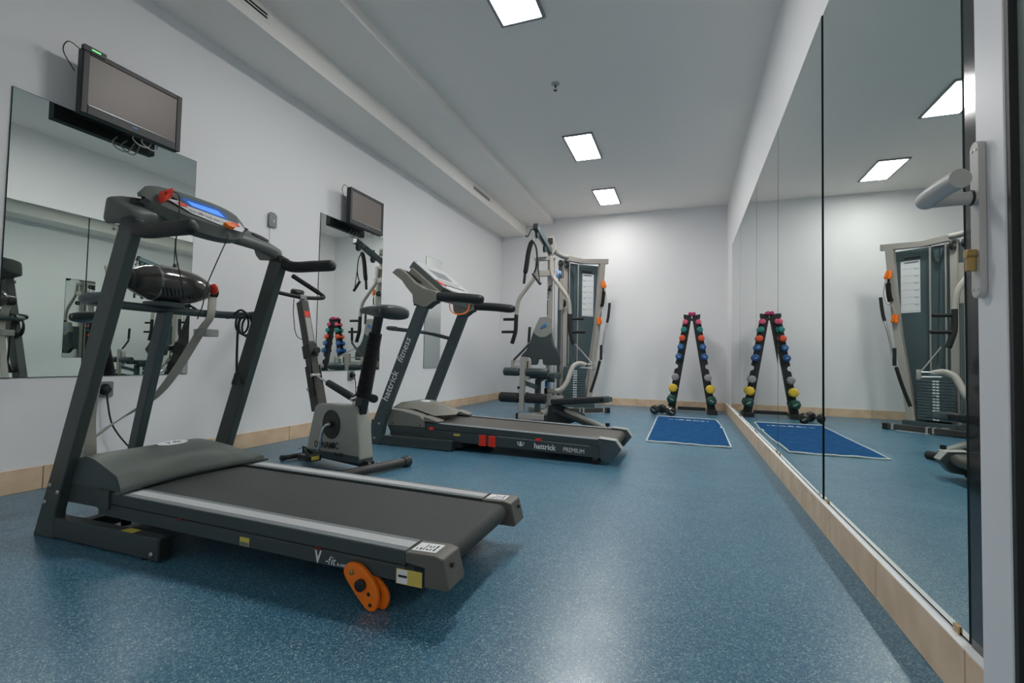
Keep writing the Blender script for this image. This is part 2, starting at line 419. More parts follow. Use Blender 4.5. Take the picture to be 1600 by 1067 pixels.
# ------------------------------------------------------------ sockets and small wall items
def socket(y, z, lb):
    t = thing('power_socket', lb, 'socket', (XL+.0005, y, z), 0, 'power sockets on the left wall')
    MB().prism(rrect(-.043, .043, -.043, .043, .008), 'x', 0, .010).build('plate', M_sock, t, bevel=.002)
    MB().lathe([(.0101, .001), (.0101, .026), (.012, .028), (.012, .030), (.0102, .031)], (0,0,0), (1,0,0), 20).build('collar', M_black, t)
    p = thing('power_plug', lb.replace('grey wall socket', 'black plug and cable in the socket'), 'plug', (XL+.013, y, z))
    MB().lathe([(0, .001), (0, .019), (.028, .019), (.034, .012), (.034, .001)], (0,0,0), (1,0,0), 14).build('plug_body', M_black, p)
    return p
p = socket(1.687, .476, 'grey wall socket under the nearest wall mirror')
MB().tube(curve([(.02, 0, -.012), (.022, .005, -.08), (.03, .03, -.2), (.05, .10, -.32), (.10, .16, -.40), (.22, .17, -.463), (.45, .10, -.4705)], 7), .0045, 8).build('cable', M_black, p)
p = socket(3.735, .502, 'grey wall socket under the second wall mirror')
MB().tube(curve([(.02, .012, -.01), (.024, .03, -.09), (.024, .035, -.24), (.03, .03, -.40), (.10, .03, -.49), (.30, -.05, -.4965)], 7), .0045, 8).build('cable', M_black, p)
t = thing('remote_holder', 'small grey remote control in a holder on the left wall', 'remote', (XL+.0005, 2.75, 1.659))
MB().prism(rrect(-.036, .036, 0, .100, .006), 'x', 0, .022).build('holder', M_sock, t, bevel=.002)
MB().prism(rrect(-.027, .027, .03, .112, .012), 'x', .004, .018).build('remote', M_grey, t, bevel=.002)
text('V', .035, plane_M((.0225, .006, .045), (0,1,0), (0,0,1)), M_white, t)
MB().box(0, .006, -.012, .012, -.16, -.0005).build('cable_cover', M_wall, t)

# ------------------------------------------------------------ open door along the mirror wall
t = thing('door_1', 'open white framed door with reeded glass and lever handle', 'door', (.50, .14, .012))
t['kind'] = 'structure'
DX0, DX1 = -.020, .020; L = .92
for a, b in ((L-.082, L), (0, .082)): MB().box(DX0, DX1, a, b, 0, 2.06).build('stile', M_alub, t, bevel=.003)
MB().box(DX0, DX1, .082, L-.082, 0, .16).build('rail', M_alub, t, bevel=.003)
MB().box(DX0, DX1, .082, L-.082, 1.97, 2.06).build('rail', M_alub, t, bevel=.003)
MB().box(-.006, .006, .084, L-.084, .162, 1.968).build('glass_pane', M_rglass, t, smooth=0, label='reeded translucent glass')
gk = MB()
for x in (-.018, .0065):
    gk.box(x, x+.0115, L-.092, L-.0825, .162, 1.968); gk.box(x, x+.0115, .0825, .092, .162, 1.968)
gk.build('gasket', M_black, t)
hy, hz = L-.020, .974
MB().prism(rrect(hy-.014, hy+.014, hz-.175, hz+.098, .0135, 6), 'x', DX0-.011, DX0-.0003).build('handle_plate', M_handle, t, bevel=.002)
lev = MB().lathe([(0, .013), (.004, .013), (.006, .011), (.062, .012), (.076, .011)], (DX0-.011, hy, hz), (-1, 0, 0), 16)
lev.tube(curve([(DX0-.078, hy+.008, hz+.001), (DX0-.082, hy-.03, hz+.001), (DX0-.082, hy-.07, hz+.001), (DX0-.078, hy-.112, hz+.001)], 4), [.011]+[.0155]*12, 16)
lev.build('lever', M_handle, t)
MB().lathe([(0, .0135), (-.003, .0138), (-.003, .0125)], (DX0-.0145, hy, hz), (1, 0, 0), 16).build('collar', M_black, t)
cy = MB().lathe([(0, .0085), (-.014, .0085), (-.014, .001)], (DX0-.011, hy, hz-.098), (1, 0, 0), 14); cy.box(DX0-.024, DX0-.011, hy-.005, hy+.005, hz-.128, hz-.098)
cy.build('lock_cylinder', M_brass, t, bevel=.0015)
for dz in (.083, -.160):
    for dy in (-.006, .006):
        MB().lathe([(0, .0025), (-.001, .0025), (-.0012, .001)], (DX0-.011, hy+dy, hz+dz), (1, 0, 0), 8).build('screw', M_alu, t)
# ------------------------------------------------------------ near treadmill with vibration belt motor
T = thing('treadmill', 'nearest treadmill, dark grey with orange wheel bracket and belt massager', 'treadmill', (-2.30, 1.077, 0), .4, 'treadmills')
def inc(v): return (v.x, v.y, v.z + (1.72-v.x)*.014)
for y0, y1 in ((0, .042), (.648, .690)):
    MB().box(.10, .690, y0+.002, y1-.002, .006, .078).build('base_rail', M_dark, T, bevel=.003)
    MB().box(.6905, .700, y0, y1, .008, .078).build('end_cap', M_black, T, bevel=.004)
    for x in (.62,): MB().cyl((x, (y0+y1)/2, 0), (x, (y0+y1)/2, .010), .018, seg=12).build('foot', M_rub, T)
    near = y0 == 0
    for x, z in ((.115, .191), (.090, .128), (.160, .170), (.665, .026)):
        yy = y0 if near else y1; MB().lathe([(0, .008), (.003, .008), (.006, .005), (.006, .001)], (x, yy, z), (0, -1 if near else 1, 0), 10).build('bolt', M_alu, T)
    px = lambda z: .028 + .343*z
    MB().prism([(.022, .0), (.145, .0), (px(.10)+.085, .10), (px(.25)+.084, .25), (px(1.15)+.082, 1.15), (px(1.15), 1.15), (px(.25), .25)], 'y', y0, y0+.036 if near else y1).build('post', M_post, T, bevel=.005)
MB().box(.19, .235, .042, .648, .02, .062).build('cross_bar', M_dark, T, bevel=.003)
fr = MB()
for y0, y1 in ((.055, .085), (.585, .615)): fr.beam((.17, (y0+y1)/2, .155), (.60, (y0+y1)/2, .145), .03, .05)
fr.beam((.245, .33, .045), (.40, .33, .16), .05, .03)
fr.cyl((.157, .037, .170), (.157, .655, .170), .012, seg=12)
fr.cyl((.31, .14, .03), (.31, .14, .14), .016, seg=12)
fr.build('lift_frame', M_black, T, bevel=.002)
# deck
for y0, y1, o in ((.030, .118, -1), (.548, .636, 1)):
    out = y0 if o < 0 else y1; inn = y1 if o < 0 else y0
    r = MB().box(.335, 1.60, y0, y1, .130, .168); r.box(.335, 1.60, min(out, out-o*.05), max(out, out-o*.05), .085, .127)
    r.map(inc).build('side_rail', M_dark, T, bevel=.003)
    MB().box(.335, 1.60, min(out-o*.004, out-o*.03), max(out-o*.004, out-o*.03), .1271, .1299).map(inc).build('groove', M_ink, T, smooth=0)
    m0, m1 = (y0+y1)/2-.021, (y0+y1)/2+.021
    MB().box(.46, 1.598, m0, m1, .1682, .1700).map(inc).build('foot_strip', M_silver, T, bevel=.0006, seg=1, label='pale silver tread strip')
    MB().box(.46, 1.598, y0+.004, y1-.004, .1681, .1688).map(inc).build('rail_top', M_grey, T, smooth=0)
    c = MB().prism([(1.660, .085), (1.660, .135), (1.602, .140), (1.600, .169), (1.690, .172), (1.715, .166), (1.735, .092), (1.728, .085)], 'y', y0-.004, y1+.004)
    c.build('end_cap', M_capg, T, bevel=.006)
    MB().cyl((1.720, (y0+y1)/2+o*.012, .142), (1.7275, (y0+y1)/2+o*.012, .142), .007, seg=10).build('adjuster_hole', M_ink, T)
    MB().box(1.610, 1.683, (y0+y1)/2-.030, (y0+y1)/2+.026, .1725, .1732).map(lambda v: (v.x, v.y, v.z+(v.x-1.69)*.033)).build('label', M_white, T, smooth=0, label='white printed label on the end cap')
    ink = MB()
    for k in range(6):
        for q in range(2 if k < 4 else 1):
            ink.box(1.668-.010*k, 1.673-.010*k-.002*(k % 2), (y0+y1)/2-.022+.02*q, (y0+y1)/2-.005+.02*q-.004*(k % 3), .1730, .1736)
    ink.map(lambda v: (v.x, v.y, v.z+(v.x-1.69)*.033)).build('label_print', M_ink, T, smooth=0)
b = MB().box(.36, 1.672, .128, .538, .150, .161).map(inc); b.cyl((1.672, .128, .131), (1.672, .538, .131), .0305, seg=24)
b.build('running_belt', M_belt, T, bevel=.001, seg=1)
MB().box(.36, 1.64, .119, .547, .100, .149).map(inc).build('deck_board', M_ink, T)
MB().cyl((1.672, .119, .131), (1.672, .547, .131), .018, seg=16).build('rear_roller', M_black, T)
# motor hood
def hood(ly):
    e = abs((ly-.333)/.303); q = max(0.0, (ly-.44)/.196); k = 1-.70*q**1.5; f = .400+.050*e*e
    if ly < .05: k *= .97
    g = lambda z: .200+(z-.200)*k
    return [(.085, ly, .200), (.100, ly, g(.225)), (.145, ly, g(.258)), (.205, ly, g(.293)), (.250, ly, g(.306)), (.300, ly, g(.299)), (.35, ly, g(.280)), (f-.022, ly, max(g(.250), .213)), (f-.003, ly, .212), (f, ly, .203), (f, ly, .196), (.25, ly, .194)]
h = MB().loft([hood(.030+.606*i/20) for i in range(21)])
hd = h.build('motor_hood', M_shell, T, smooth=30)
MB().prism([(.095, .202), (.105, .222), (.145, .252), (.205, .286), (.250, .298), (.300, .292), (.35, .272), (.425, .235), (.445, .205)], 'y', .0275, .0305).build('hood_side', M_steel2, T, bevel=.001, label='darker flat end of the motor hood')
lip = MB()
for i in range(16):
    y0 = .012+.642*i/16; y1 = .012+.642*(i+1)/16
    def fe(y):
        e = min(1, abs((y-.333)/.303)); return .402+.050*e*e, .190+.004*(1-e*e)
    (a, za), (c, zc) = fe(y0), fe(y1)
    lip.loft([[(a-.012, y0, za), (a+.006, y0, za-.002), (a+.006, y0, za+.005), (a-.012, y0, za+.007)], [(c-.012, y1, zc), (c+.006, y1, zc-.002), (c+.006, y1, zc+.005), (c-.012, y1, zc+.007)]])
lip.build('hood_lip', M_dark, T)
sb = MB().box(.10, .40, .030, .060, .128, .200); sb.box(.10, .40, .606, .636, .128, .200); sb.box(.09, .10, .03, .636, .13, .215); sb.box(.34, .40, .022, .030, .128, .196)
sb.box(.352, .392, .10, .57, .14, .197)
sb.build('hood_base', M_dark, T, bevel=.003)
MB().prism(arcpoly(0, 0, .062, .026, 24), 'z', -.0012, .0012).map(lambda v: (.272-v.y, .330+v.x, .3062+v.z+.16*v.y)).build('badge', M_white, T, smooth=0, label='white oval badge')
text('V-fit', .034, plane_M((.272, .330, .3076), (0,1,0), (-1,0,.16)), M_ink, T, shear=.2)
# console bridge and pod
def rpoly(P, y, r=.010, n=3):
    out = []; k = len(P)
    for i in range(k):
        p = Vector((P[i][0], y, P[i][1])); a = Vector((P[i-1][0], y, P[i-1][1]))-p; b = Vector((P[(i+1) % k][0], y, P[(i+1) % k][1]))-p
        d = min(r, a.length*.4, b.length*.4); A = p+a.normalized()*d; B = p+b.normalized()*d
        for q in range(n+1):
            t = q/n; out.append(A*(1-t)**2 + p*2*t*(1-t) + B*t*t)
    return out
half = [(-.006, [(.365, 1.228), (.430, 1.192), (.430, 1.160), (.355, 1.170)]), (.000, [(.345, 1.243), (.455, 1.190), (.458, 1.145), (.330, 1.155)]), (.014, [(.338, 1.252), (.466, 1.190), (.468, 1.136), (.318, 1.150)]),
        (.045, [(.345, 1.263), (.468, 1.193), (.468, 1.138), (.333, 1.162)]), (.085, [(.356, 1.270), (.463, 1.198), (.456, 1.148), (.362, 1.192)]), (.150, [(.364, 1.276), (.458, 1.203), (.450, 1.158), (.376, 1.206)]),
        (.300, [(.367, 1.280), (.455, 1.207), (.447, 1.162), (.379, 1.210)])]
full = half + [(.69-y, P) for y, P in half[::-1]]
MB().loft([rpoly(P, y, .018) for y, P in full]).build('console_bridge', M_shell, T, smooth=55)
for o in (-1, 1):
    MB().prism(arcpoly(0, 0, .046, .024, 20), 'z', -.004, .004).map(lambda v: (.407-v.y*.82, .345+o*.258+v.x, 1.2395+v.z+.57*v.y-.10*v.x*o)).build('storage_slot', M_ink, T, smooth=0, label='dark oval storage slot')
ps = []
for i in range(19):
    u = -1+2*i/18; y = .285+.218*u; k = max(0.0, 1-abs(u)**3.2)**.5; k = max(k, .05)
    zt_ = 1.268+.056*k; xb = .398-.018*k; kf = max(0.0, 1-abs(u)**2.2)**.8; xf = .428+.075*kf; zf = 1.256-.048*kf
    dn = .016+.046*k
    ps.append([(xb, y, zt_), (xb+.012, y, zt_+.006), (xf-.01, y, zf+.006), (xf, y, zf), (xf-.004, y, zf-dn*.75), (xf-.03, y, zf-dn), (xb+.05, y, zf-dn*.9+.01), (xb+.005, y, zt_-.03*k-.012)])
MB().loft(ps).build('console_pod', M_shell, T, smooth=45)
# panel on the sloping face: local frame
PN = Vector((.392, 0, 1.330)); PF = Vector((.495, 0, 1.213)); sl = (PF-PN).normalized(); nm = Vector((-sl.z, 0, sl.x)); nm = nm if nm.z > 0 else -nm
def onp(y, d, h=0): return PN + sl*d + nm*(.0012+h) + Vector((0, y, 0))
def patch(name, poly, m, h, label=None):
    return MB().loft([[onp(y, d, h) for y, d in poly], [onp(y, d, h+.0012) for y, d in poly]]).build(name, m, T, smooth=0, label=label)
patch('panel_film', [(.14, .080), (.20, .070), (.40, .070), (.45, .095), (.455, .130), (.43, .158), (.36, .160), (.22, .132)], M_silver, .0, 'silver control film with keys')
patch('panel_surround', [(.165, .050), (.215, .026), (.40, .026), (.45, .055), (.44, .104), (.36, .100), (.21, .086)], M_dark, .0006)
patch('display_border', [(.205, .050), (.235, .034), (.37, .034), (.395, .055), (.392, .100), (.33, .096), (.225, .084)], M_lcdd, .0014, 'deep blue display border')
patch('display', [(.228, .056), (.362, .056), (.378, .092), (.32, .089), (.240, .080)], M_lcd, .0022, 'bright blue lit display')
ky = MB()
for k in range(6): ky.loft([[onp(y, d, .0008) for y, d in ((.215+.033*k, .108+.004*k), (.238+.033*k, .108+.004*k), (.238+.033*k, .120+.004*k), (.215+.033*k, .120+.004*k))], [onp(y, d, .0035) for y, d in ((.215+.033*k, .108+.004*k), (.238+.033*k, .108+.004*k), (.238+.033*k, .120+.004*k), (.215+.033*k, .120+.004*k))]])
ky.build('key', M_lgrey, T)
for y, d in ((.195, .092), (.415, .118)):
    MB().loft([[onp(y+a*.016, d+c*.009, hh) for a, c in ((-1,-1), (1,-1), (1,1), (-1,1))] for hh in (.0008, .0036)]).build('key', M_red, T, label='red key')
for s_, y, d in (('+', .26, .118), ('-', .30, .121)): text(s_, .02, plane_M(onp(y, d, .0037), (0,1,0), -sl), M_ink, T)
MB().loft([[onp(.365+a*.026, .152+c*.015, hh) for a, c in ((-1,-.3), (-.3,-1), (.6,-1), (1,.1), (.4,1), (-.6,1))] for hh in (.001, .018)]).build('safety_key', M_orange, T, bevel=.003, label='orange safety key')
k = MB(); k.box(-.030, .030, -.016, .016, -.010, .020); k.box(-.034, -.012, -.013, .013, .012, .040); k.box(.005, .03, -.014, .014, .014, .034)
k.map(lambda v: (.452+v.y*1.3-v.z*.2, .130+v.x*.55+v.z*.3, 1.268+v.z+v.x*.5)).build('clip', M_red, T, bevel=.005, label='red safety clip')
MB().tube(curve([(.46, .150, 1.300), (.50, .150, 1.275), (.525, .135, 1.18), (.52, .132, 1.07), (.505, .165, .975), (.48, .20, .915), (.44, .25, .885)], 6), .0022, 6).build('safety_cord', M_black, T)
MB().tube(curve([(.505, .360, 1.205), (.530, .335, 1.165), (.515, .300, 1.05), (.505, .272, .955), (.50, .262, .875), (.49, .25, .82)], 6), .0022, 6).build('safety_cord', M_black, T)
for o, y in ((-1, .022), (1, .668)):
    pts = curve([(.43, y, 1.150), (.47, y+o*.004, 1.137), (.515, y+o*.008, 1.112), (.57, y+o*.010, 1.104), (.66, y+o*.012, 1.104), (.765, y+o*.012, 1.103)], 5)
    g = MB().tube(pts, [.024, .026]+[.0265]*(len(pts)-3)+[.025], 16)
    g.ball((.767, y+o*.012, 1.103), .010, .025, .025)
    g.build('hand_grip', M_black, T)
    MB().lathe([(0, .010), (.003, .010), (.004, .006)], (.415, -.0005 if o < 0 else .6905, 1.12), (0, o, 0), 12).build('bolt', M_alu, T)
# vibration motor on its bar and strut
MB().tube(bend([(.345, .018, .885), (.20, .012, .880), (.135, .10, .876), (.14, .35, .874), (.15, .56, .874), (.24, .668, .875), (.335, .668, .88)], .09, 6), .0175, 12).build('motor_bar', M_steel2, T)
MB().prism([(-.06, .10), (-.012, .10), (.185, .862), (.125, .862)], 'y', .335, .370).build('motor_strut', M_steel2, T, bevel=.004)
MB().box(.10, .21, .29, .40, .885, .905).build('motor_bracket', M_steel2, T, bevel=.004)
pr = [(t*.90, q) for t, q in [(0, .002), (.0, .034), (.02, .042), (.055, .057), (.10, .068), (.15, .073), (.20, .074), (.26, .071), (.31, .063), (.355, .049), (.385, .034), (.40, .018), (.402, .002)]]
mo = MB().lathe(pr, (.155, .195, .984), (0, 1, 0), 28, sq=(1.10, 1.05))
M_motb = mat('smoky_band', (.16, .17, .17, 1), .2, coat=.5)
MO = mo.build('massage_motor', mat('smoky_motor_shell', (.055, .050, .046, 1), .16, coat=.6), T, smooth=60, label='glossy smoky grey belt massager motor')
MB().lathe([(.090, .066), (.091, .0690), (.100, .0702), (.101, .0675)], (.155, .195, .984), (0, 1, 0), 28, sq=(1.10, 1.05)).build('shell_band', M_motb, T, smooth=60)
MB().lathe([(-.060, .018), (-.060, .040), (-.050, .046), (-.036, .040), (-.025, .032), (-.005, .034), (.012, .046), (.030, .052), (.032, .03)], (.155, .200, .984), (0, 1, 0), 22).build('motor_hub', M_black, T)
MB().lathe([(-.004, .016), (-.004, .030), (.030, .028), (.036, .020)], (.155, .552, .978), (0, 1, 0), 22).build('motor_hub', M_black, T)
MB().ball((.188, .550, .992), .024, .016, .026).build('speed_knob', M_red, T, label='red speed knob')
vt = MB()
for k in range(9):
    y = .285+.017*k; vt.beam((.232-.0008*k*k*.2, y, .960), (.214, y+.02, .928), .005, .004)
vt.build('vent_slot', M_ink, T)
def ribbon(name, pts, wdt, dirs, m, lab=None):
    P = curve(pts, 6); n = len(P); D = [Vector(d) for d in dirs]; rings = []
    for i, p in enumerate(P):
        f = i/(n-1)*(len(D)-1); a = int(min(f, len(D)-2)); d = (D[a].lerp(D[a+1], f-a)).normalized()
        t_ = (P[min(i+1, n-1)]-P[max(i-1, 0)]).normalized(); nn = d.cross(t_).normalized()*.0025
        rings.append([p-d*wdt/2-nn, p+d*wdt/2-nn, p+d*wdt/2+nn, p-d*wdt/2+nn])
    return MB().loft(rings).build(name, m, T, label=lab)
ribbon('massage_belt', [(.165, .125, 1.02), (.20, .125, .90), (.19, .11, .76), (.145, .105, .55), (.135, .10, .43), (.14, .105, .30), (.135, .11, .19)], .038, [(0,1,0), (0,1,.1), (.8,.5,0), (.3,1,0), (1,.2,0)], M_strap, 'cream webbing massage belt hanging')
ribbon('massage_belt', [(.17, .56, .96), (.18, .545, .86), (.15, .53, .80), (.03, .50, .60), (-.07, .47, .47), (-.20, .40, .36), (-.31, .36, .27), (-.36, .36, .17)], .040, [(0,1,0), (0,1,.1), (.5,.8,0), (.2,1,.2), (0,.6,.8), (.3,1,.3)], M_strap, 'cream webbing massage belt hanging')
MB().box(.115, .20, .512, .578, .765, .80).build('belt_buckle', M_lgrey, T, bevel=.004)
cord = MB().tube(curve([(.155, .46, .905), (.14, .50, .892), (.165, .54, .86), (.15, .58, .896), (.20, .62, .86), (.26, .64, .90), (.31, .655, .86)], 6), .0055, 8)
for k in range(3):
    cord.tube([(.255+.012*k+.042*math.cos(a), .655+.008*k, .835-.008*k+.050*math.sin(a)) for a in [2*PI*i/18 for i in range(18)]], .005, 6, closed=True)
cord.tube(curve([(.285, .64, .87), (.268, .625, .84), (.270, .62, .70), (.275, .62, .590)], 6), .0055, 8)
cord.build('motor_cord', M_black, T)
MB().lathe([(.045, .010), (.02, .016), (.0, .022), (-.012, .022), (-.012, .001)], (.277, .62, .550), (0, 0, 1), 14).build('motor_plug', M_black, T)
# orange wheel brackets
def bracket(y):
    P = [(x+.026, z) for x, z in [(1.418, .120), (1.400, .115), (1.390, .098), (1.394, .080), (1.428, .040), (1.462, .008), (1.478, .001), (1.492, .003), (1.500, .015), (1.504, .042), (1.496, .068), (1.474, .094), (1.445, .115)]]
    P = [(p.x, p.z) for p in curve([(x, 0, z) for x, z in P], 4, True)]
    br = MB().prism(P, 'y', y-.016, y-.002)
    br.prism([(p[0]+.018, p[1]*.80) for p in P if p[0] > 1.44], 'y', y+.006, y+.018)
    br.build('wheel_bracket', M_orange, T, bevel=.003, label='orange folding wheel bracket')
    MB().lathe([(0, .016), (.010, .016), (.012, .013), (.012, .001)], (1.476, y-.016, .068), (0, -1, 0), 18).build('wheel_hub', M_black, T)
    MB().cyl((1.496, y-.001, .038), (1.496, y+.0055, .038), .030, seg=18).build('transport_wheel', M_rub, T)
    MB().lathe([(0, .008), (.004, .007), (.006, .003)], (1.444, y-.016, .096), (0, -1, 0), 12).build('bolt', M_brass, T)
    hl = MB()
    for x, z in ((1.500, .046), (1.506, .018)): hl.cyl((x, y-.0165, z), (x, y-.0155, z), .0055, seg=10)
    hl.build('hole', M_ink, T)
bracket(.028)
bracket(.652)
# stickers and lettering on the near side
def side(x, z): return plane_M((x, .0295, z), (1, 0, -.014), (0, 0, 1))
text('V', .050, side(1.311, .1085), M_white, T, bold=.0012, shear=.05, sx=.7)
text('-f', .034, side(1.346, .1050), M_white, T, shear=.25, sx=.85)
text('it', .034, side(1.3645, .1047), M_white, T, shear=.25, sx=.85)
text('A-340', .0125, side(1.394, .0990), M_white, T)
st = MB().box(1.574, 1.653, .0290, .0297, .082, .122); st.build('sticker', M_yel, T, smooth=0, label='yellow sticker')
MB().box(1.576, 1.609, .0286, .0294, .084, .120).build('sticker', M_white, T, smooth=0, label='white number sticker')
text('1', .036, plane_M((1.5925, .0284, .103), (0, 0, -1), (1, 0, 0)), M_ink, T, bold=.0012)
MB().box(1.012, 1.050, .0290, .0297, .098, .124).build('sticker', M_yel, T, smooth=0, label='small yellow warning label')
MB().box(1.014, 1.048, .0287, .0293, .099, .110).build('sticker', M_grey, T, smooth=0)
MB().box(.50, .56, .006, .036, .0782, .0788).build('sticker', M_yel, T, smooth=0, label='small yellow warning label')
M_dred = mat('dull_red', (.16, .02, .015, 1), .4)
for x in (.75, 1.312):
    z = .1285+(1.72-x)*.014
    MB().prism([(x+p[0], z+p[1]) for p in arcpoly(0, 0, .013, .005, 12)], 'y', .0265, .0345).build('reflector', M_dred, T, label='dull red reflector')
# ------------------------------------------------------------ far treadmill
T = thing('treadmill', 'far treadmill with light grey console and red shock absorbers', 'treadmill', (-2.315, 3.15, 0), -.8, 'treadmills')
W2 = .722
def inc2(v): return (v.x, v.y, v.z + (1.79-v.x)*.019)
for y0, y1, o in ((0, .046, -1), (W2-.046, W2, 1)):
    MB().box(.03, .712, y0, y1, .006, .076).build('base_rail', M_dark, T, bevel=.003)
    MB().box(.7125, .720, y0, y1, .006, .076).build('end_cap', M_black, T, bevel=.003)
    for x in (.07, .66): MB().cyl((x, (y0+y1)/2, 0), (x, (y0+y1)/2, .008), .02, seg=12).build('foot', M_rub, T)
    a, b = (y0-.004, y0+.046) if o < 0 else (y1-.046, y1+.004)
    MB().prism([(.0, .004), (.09, .004), (.125, .20), (.475, 1.075), (.378, 1.075), (.022, .195), (.0, .19)], 'y', a, b).build('post', M_steel2, T, bevel=.006)
    ys = a if o < 0 else b
    for x, z in ((.035, .05), (.075, .165)): MB().lathe([(0, .009), (.003, .009), (.006, .005), (.006, .001)], (x, ys, z), (0, o, 0), 10).build('bolt', M_alu, T)
    # console cheek
    P = [(.152, 1.345), (.190, 1.373), (.228, 1.374), (.300, 1.322), (.372, 1.255), (.440, 1.215), (.548, 1.186), (.550, 1.110), (.520, 1.098), (.478, 1.068), (.440, 1.066), (.352, 1.098), (.344, 1.165), (.285, 1.228), (.245, 1.278)]
    ca, cb = (-.008, .075) if o < 0 else (W2-.075, W2+.008)
    MB().prism(P, 'y', ca, cb).build('console_cheek', M_shell2, T, bevel=.008, seg=3)
    MB().prism([(.360, 1.10), (.352, 1.085), (.44, 1.058), (.475, 1.060), (.52, 1.092), (.55, 1.104), (.55, 1.114), (.52, 1.108), (.47, 1.078), (.44, 1.078)], 'y', ca+.006, cb-.006).build('cheek_base', M_black, T, bevel=.003)
    g = MB().tube(curve([(.552, (ca+cb)/2, 1.147), (.62, (ca+cb)/2, 1.144), (.75, (ca+cb)/2, 1.135), (.86, (ca+cb)/2, 1.122), (.90, (ca+cb)/2, 1.119), (.925, (ca+cb)/2, 1.117)], 4), [.036]*14+[.035, .034, .033, .031, .028, .024, .014], 16)
    g.build('hand_grip', M_black, T)
    # recessed cup tray on the sloping top of the cheek
    tr = [(.275, 1.345), (.425, 1.236)]
    d = (Vector((tr[1][0]-tr[0][0], 0, tr[1][1]-tr[0][1]))); d.normalize(); nn = Vector((-d.z, 0, d.x))
    yc = (ca+cb)/2 + (.012 if o < 0 else -.012)
    c0 = Vector((.322, yc, 1.3095))
    MB().loft([[c0 + d*p[0] + Vector((0, p[1], 0)) + nn*h for p in arcpoly(0, 0, .085, .024, 20)] for h in (-.004, .0035)]).build('cup_tray', M_ink, T, smooth=0, label='dark recessed bottle tray')
# console slab and reading panel
A, B = Vector((.285, 0, 1.400)), Vector((.560, 0, 1.182)); sl2 = (B-A).normalized(); nm2 = Vector((-sl2.z, 0, sl2.x))
def on2(y, d, h): return A + sl2*d + nm2*h + Vector((0, y, 0))
LS = (B-A).length
MB().loft([[on2(y, d, h) for y, d in ((.075, .0), (W2-.075, .0), (W2-.075, LS), (.075, LS))] for h in (-.075, -.008)]).build('console', M_shell2, T, bevel=.006)
MB().loft([[on2(y, d, h) for y, d in ((.098, -.035), (.18, -.065), (W2-.18, -.065), (W2-.098, -.035), (W2-.098, LS-.03), (W2-.2, LS), (.2, LS), (.098, LS-.03))] for h in (-.03, .034)]).build('console_pod', M_shell, T, bevel=.005)
MB().loft([[on2(y, d, h) for y, d in ((.112, -.028), (.19, -.055), (W2-.19, -.055), (W2-.112, -.028), (W2-.112, LS-.04), (W2-.2, LS-.012), (.2, LS-.012), (.112, LS-.04))] for h in (.0342, .036)]).build('control_panel', M_silver, T, smooth=0, label='pale control panel')
MB().loft([[on2(y, d, h) for y, d in ((.22, .04), (.50, .04), (.48, .16), (.24, .16))] for h in (.0362, .0372)]).build('display', M_grey, T, smooth=0, label='grey unlit display')
ln = MB()
for k in range(3): ln.loft([[on2(y, d, h) for y, d in ((.15+.02*k, .20+.03*k), (.55-.03*k, .19+.03*k), (.55-.03*k, .194+.03*k), (.15+.02*k, .204+.03*k))] for h in (.0362, .037)])
ln.build('panel_line', M_ink, T, smooth=0)
ky = MB()
for k in range(7): ky.loft([[on2(y, d, h) for y, d in ((.17+.055*k, .255), (.205+.055*k, .255), (.205+.055*k, .275), (.17+.055*k, .275))] for h in (.0362, .040)])
ky.build('key', M_grey, T)
MB().loft([[on2(y, d, h) for y, d in ((.10, .225), (.17, .26), (.17, .30), (.105, .27))] for h in (.0362, .041)]).build('key', M_red, T, label='red key')
MB().tube(curve([(.60, .12, 1.115), (.605, .125, 1.06), (.625, .16, 1.032), (.655, .21, 1.03), (.69, .25, 1.06), (.70, .27, 1.12)], 6), .0045, 6).build('safety_cord', M_orange, T, label='orange safety cord')
MB().tube(bend([(.20, .006, .905), (.115, .006, .912), (.085, .10, .912), (.09, .60, .912), (.13, W2-.02, .90), (.30, W2-.02, .86)], .1, 6), .017, 12).build('front_bar', M_dark, T)
